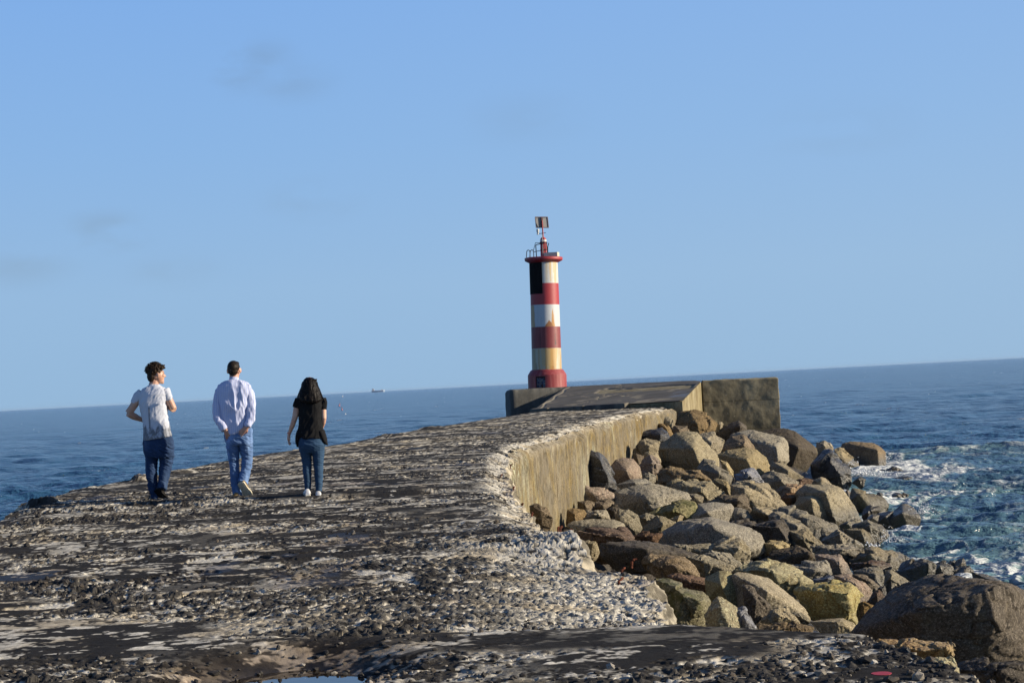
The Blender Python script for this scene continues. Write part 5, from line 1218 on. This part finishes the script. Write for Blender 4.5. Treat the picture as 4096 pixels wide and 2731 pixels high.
# ---- man in a blue striped shirt, hands in back pockets
def man_mid():
    P = Person((1290, 1410), 22.3, 'short haired man in a blue striped shirt with hands in his back pockets')
    sk = skinm('tanned_skin', (.60, .34, .24))
    bm = bmesh.new()
    P.body(bm, [(290, 1195, 1320, .0, .06), (330, 1150, 1375, 0, .09), (420, 1140, 1390, 0, .11), (560, 1150, 1380, 0, .10), (700, 1180, 1395, 0, .10), (800, 1180, 1410, 0, .115), (870, 1195, 1400, 0, .10)])
    P.limb(bm, [(1255, 320, 0, 50, .06), (1256, 280, .01, 44, .055), (1256, 235, .02, 43, .055)])
    P.limb(bm, [(1150, 352, 0, 30), (1110, 480, -.02, 26), (1098, 590, -.06, 23), (1126, 680, -.10, 22), (1180, 750, -.13, 19)])
    P.limb(bm, [(1370, 350, 0, 30), (1410, 480, -.02, 26), (1420, 590, -.06, 23), (1406, 670, -.10, 22), (1385, 715, -.14, 19)])
    P.limb(bm, [(1240, 860, 0, 52), (1260, 1050, .04, 33), (1271, 1200, .02, 28), (1288, 1350, .0, 24)])
    P.limb(bm, [(1365, 860, 0, 52), (1382, 1030, .05, 34), (1366, 1150, .0, 30), (1345, 1250, -.07, 24)])
    hand(bm, P.p(1180, 750, -.14), Vector((.25, .25, -1)), Vector((0, 1, 0)), 1, .25, .95)
    hand(bm, P.p(1382, 722, -.155), Vector((-.75, .10, -.62)), Vector((0, 1, 0)), 1, .2, .98, .0085)
    hc = P.p(1256, 192, .015); rot = Matrix.Rotation(R(-6), 3, 'Z'); q = head(bm, hc, rot, 1.03)
    make(P, 'body', bm, sk, .0052, 2); eyes(P, q, 1.03)
    bm = bmesh.new(); rs = random.Random(8)
    ell(bm, q(0, -.018, .034), (.079, .099, .090), rot); ell(bm, q(0, -.052, -.010), (.064, .055, .060), rot); ell(bm, q(0, .040, .085), (.062, .04, .03), rot)
    make(P, 'hair', bm, hairm('short_dark_hair', (.010, .007, .005), (.035, .024, .015)), .005, 2, .0016, sc=(.012, .012, .012), seed=6)
    def stripes(t, c):
        o = t.obj(); x = t.math('ADD', t.sep(o)[0], t.math('MULTIPLY', t.sep(o)[2], .0)); w_ = t.math('FRACT', t.math('MULTIPLY', x, 1/.026)); w2 = t.math('FRACT', t.math('MULTIPLY', x, 1/.0065))
        c = t.mix(t.math('MULTIPLY', t.math('GREATER_THAN', w_, .52), .36), c, (.26, .34, .70)); return t.mix(t.math('MULTIPLY', t.math('GREATER_THAN', w2, .5), .14), c, (.2, .28, .65))
    sh = fabric('striped_shirt_cotton', (.66, .69, .86), (.62, .66, .84), extra=stripes)
    bm = bmesh.new()
    P.body(bm, [(288, 1208, 1305, .0, .068), (300, 1180, 1335, 0, .085), (318, 1145, 1380, 0, .10), (340, 1125, 1402, 0, .115), (400, 1112, 1410, 0, .13), (500, 1118, 1400, 0, .135), (600, 1128, 1392, 0, .13), (680, 1140, 1398, 0, .135), (730, 1160, 1408, 0, .14), (768, 1195, 1345, -.01, .135, 8), (788, 1225, 1290, -.02, .125, 4)])
    P.limb(bm, [(1150, 352, 0, 40), (1126, 400, -.005, 39), (1108, 500, -.02, 36), (1096, 590, -.06, 35), (1114, 655, -.09, 34), (1144, 700, -.115, 32), (1170, 745, -.13, 30)])
    P.limb(bm, [(1372, 348, 0, 40), (1394, 398, -.005, 39), (1412, 490, -.02, 36), (1422, 580, -.06, 35), (1414, 640, -.09, 34), (1400, 690, -.12, 31), (1388, 720, -.14, 29)])
    make(P, 'shirt', bm, sh, .0065, 2, .020, sc=(.085, .12, .22), seed=47, tilt=.35)
    bm = bmesh.new()
    a = [P.p(1256, 296, .0), P.p(1256, 264, .012)]
    tube(bm, a, [(.070, .068), (.058, .060)], 24); o = fin(bm, 'collar', sh, P.root, True)
    bm = bmesh.new()
    P.body(bm, [(700, 1180, 1405, 0, .11), (760, 1166, 1424, 0, .125), (820, 1175, 1428, 0, .13), (870, 1186, 1432, 0, .125), (890, 1200, 1425, 0, .11)])
    P.limb(bm, [(1245, 840, 0, 66, .115), (1250, 930, .02, 56, .09), (1258, 1050, .04, 41, .07), (1266, 1150, .03, 39, .066), (1274, 1250, .01, 37, .062), (1292, 1345, -.01, 37, .062), (1292, 1360, -.01, 38, .065)])
    P.limb(bm, [(1365, 840, 0, 66, .115), (1374, 930, .03, 58, .095), (1385, 1030, .05, 46, .078), (1374, 1110, .03, 44, .072), (1358, 1180, -.02, 42, .068), (1342, 1245, -.07, 43, .065)])
    den = fabric('light_denim', (.13, .22, .42), (.08, .15, .31), extra=lambda t, c: t.mix(t.rng(t.noise(1, 3, .5, t.obj(), (9, 9, 2.5)), .50, .68, 0, .55), c, (.30, .46, .80)))
    j = make(P, 'jeans', bm, den, .0065, 2, .015, sc=(.11, .11, .045), seed=55, tilt=.5)
    tan = fabric('tan_suede', (.30, .21, .10)); cr = simple('cream_rubber', (.66, .60, .45), .7)
    shoe(P, P.p(1322, 1248, -.16), P.p(1408, 1388, -.04), Vector((.12, .85, .25)), tan, cr, .056, .085)
    shoe(P, P.p(1284, 1408, -.10), P.p(1290, 1404, .17), Vector((0, 0, 1)), tan, cr, .055, .095)

# ---- woman in black
def woman():
    P = Person((1998, 1400), 21.7, 'long dark haired woman in a black top, dark teal jeans and white shoes')
    sk = skinm('light_skin', (.68, .43, .31))
    bm = bmesh.new()
    P.body(bm, [(425, 1905, 2040, 0, .06), (455, 1870, 2085, 0, .08), (520, 1880, 2078, 0, .095), (650, 1895, 2062, 0, .085), (740, 1890, 2080, 0, .09), (850, 1880, 2105, 0, .11), (930, 1880, 2105, 0, .11), (960, 1900, 2090, 0, .09)])
    P.limb(bm, [(1975, 460, 0, 42, .05), (1975, 400, .01, 36, .045), (1974, 360, .02, 36, .045)])
    P.limb(bm, [(1865, 470, 0, 34), (1850, 540, .0, 32), (1838, 610, -.005, 29), (1826, 655, -.01, 26), (1808, 710, .0, 24), (1785, 770, .02, 17), (1776, 795, .025, 16)])
    P.limb(bm, [(2088, 470, 0, 34), (2098, 560, .0, 29), (2103, 640, -.01, 25), (2100, 680, .02, 23), (2085, 730, .08, 18), (2070, 760, .12, 16)])
    P.limb(bm, [(1932, 900, 0, 58), (1945, 1050, .02, 42), (1948, 1150, .0, 34), (1955, 1300, -.02, 22)])
    P.limb(bm, [(2052, 900, 0, 58), (2052, 1050, .02, 42), (2055, 1150, .0, 34), (2060, 1320, -.01, 22)])
    hand(bm, P.p(1776, 795, .025), Vector((-.12, .05, -1)), Vector((1, -.1, 0)), 1, .5, .86)
    hand(bm, P.p(2070, 760, .12), Vector((-.5, .4, -.6)), Vector((0, -1, 0)), 1, .6, .85)
    hc = P.p(1972, 338, .02); rot = Matrix.Rotation(R(4), 3, 'Z'); q = head(bm, hc, rot, .96)
    make(P, 'body', bm, sk, .0050, 2); eyes(P, q, .96)
    bm = bmesh.new(); rs = random.Random(12)
    P.body(bm, [(262, 1945, 1995, .0, .06), (275, 1925, 2015, .0, .09), (310, 1905, 2036, -.005, .115), (350, 1893, 2050, -.025, .115), (395, 1878, 2066, -.055, .095), (435, 1868, 2074, -.085, .075), (470, 1885, 2068, -.125, .06), (497, 1920, 2040, -.135, .045)])
    core = bm; bm = bmesh.new()
    for i in range(300):                 # wavy locks
        x0 = rs.uniform(-1, 1); y0 = rs.uniform(270, 400); wx = 72+35*min(1, (y0-270)/130)
        pts = []; x = 1972+x0*wx*.85; n = 7; yy = y0; ph = rs.uniform(0, 6.28); end = rs.uniform(440, 510)-30*abs(x0)
        for k in range(n):
            t = k/(n-1); y_ = y0+(end-y0)*t; dep = -.085-.05*min(1, max(0, (y_-320)/150))+.06*x0*x0
            pts.append((x+x0*26*t+6*math.sin(ph+t*9), y_, dep-.035*max(0, t-.4)+.010*math.cos(ph+t*9), (5.2-3.0*t)))
        P.limb(bm, pts, 6)
    for sd, ex in ((-1, 1832), (1, 2098)):
        for i in range(9):
            P.limb(bm, [(1972+sd*80, 350+i*9, -.03, 4), (1972+sd*(94+i*3), 375+i*8, -.05, 3.5), (1972+sd*(90+i*5), 395+i*9, -.04, 3), (1972+sd*(104+i*5), 412+i*9, -.05, 2.6), (1972+sd*(98+i*5), 430+i*9, -.05, 2)], 6)
    ho = make(P, 'hair', core, hairm('long_dark_hair', (.003, .0022, .002), (.010, .006, .0045)), .0055, 2, .007, sc=(.022, .03, .07), seed=2)
    bm.from_mesh(ho.data); bm.to_mesh(ho.data); bm.free(); ho.data.polygons.foreach_set('use_smooth', np.full(len(ho.data.polygons), True))
    blk = fabric('black_jersey', (.012, .012, .013), (.009, .009, .010), .9)
    bm = bmesh.new()
    P.body(bm, [(425, 1912, 2035, 0, .068), (440, 1870, 2080, 0, .085), (460, 1852, 2098, 0, .10), (520, 1868, 2086, 0, .115), (600, 1874, 2082, 0, .11), (700, 1866, 2086, 0, .115), (780, 1856, 2098, 0, .125), (828, 1850, 2108, 0, .135)])
    P.limb(bm, [(1870, 465, 0, 38), (1858, 500, 0, 36), (1848, 538, 0, 32)]); P.limb(bm, [(2084, 465, 0, 38), (2094, 500, 0, 33), (2099, 560, 0, 27)])
    for pts in ([(1885, 760, 0, 30, .10), (1870, 820, 0, 26, .10), (1862, 862, 0, 18, .08), (1858, 908, 0, 5, .03)], [(2075, 760, 0, 30, .10), (2098, 820, 0, 24, .10), (2115, 860, 0, 18, .08), (2139, 892, 0, 4, .03)]):
        P.limb(bm, pts)
    make(P, 'top', bm, blk, .006, 2, .012, sc=(.10, .12, .12), seed=66, tilt=-.9)
    bm = bmesh.new()
    P.body(bm, [(780, 1885, 2080, 0, .10), (840, 1868, 2110, 0, .125), (890, 1866, 2116, -.01, .135), (940, 1874, 2110, 0, .12), (965, 1885, 2100, 0, .10)])
    P.limb(bm, [(1930, 900, 0, 62, .125), (1938, 980, .01, 52, .10), (1947, 1080, .02, 42, .078), (1948, 1150, .01, 39, .07), (1954, 1240, -.01, 33, .056), (1955, 1312, -.02, 26, .044)])
    P.limb(bm, [(2050, 900, 0, 64, .125), (2052, 980, .01, 55, .10), (2054, 1080, .02, 45, .08), (2056, 1150, .01, 41, .07), (2060, 1240, -.01, 35, .058), (2058, 1325, -.02, 28, .046)])
    den = fabric('teal_denim', (.040, .088, .165), (.026, .060, .115))
    make(P, 'jeans', bm, den, .006, 2, .006, sc=(.14, .14, .028), seed=77, tilt=.3)
    wh = simple('white_leather', (.80, .80, .80), .5, .05); ws = simple('white_rubber', (.72, .68, .55), .6)
    shoe(P, P.p(1956, 1376, -.08), P.p(1945, 1362, .14), Vector((0, -.15, 1)), wh, ws, .044, .095); shoe(P, P.p(2056, 1398, -.07), P.p(2058, 1388, .15), Vector((0, 0, 1)), wh, ws, .044, .10)
    bm = bmesh.new(); c = P.p(1776, 782, .022); d = Vector((-.2, .03, -1)).normalized(); tube(bm, [c-d*.006, c+d*.006], .0245, 16); fin(bm, 'bracelet', simple('coral_band', (.75, .20, .16), .6), P.root, True)
man_left(); man_mid(); woman()

# ------------------------------------------------------------------ sea haze
def haze():
    bm = bmesh.new(); box(bm, (0, 0, 7.5), (66000, 66000, 17.6))
    t = bpy.data.materials.new('sea_haze'); t.use_nodes = True; n = t.node_tree; n.nodes.clear()
    o = n.nodes.new('ShaderNodeOutputMaterial'); v = n.nodes.new('ShaderNodeVolumePrincipled'); v.inputs['Color'].default_value = (.42, .58, .78, 1); v.inputs['Density'].default_value = HAZE; v.inputs['Anisotropy'].default_value = 0
    n.links.new(v.outputs[0], o.inputs['Volume'])
    tag(fin(bm, 'haze', t), 'thin sea haze softening the horizon', None, None, 'stuff')
HAZE = 2e-5
haze()
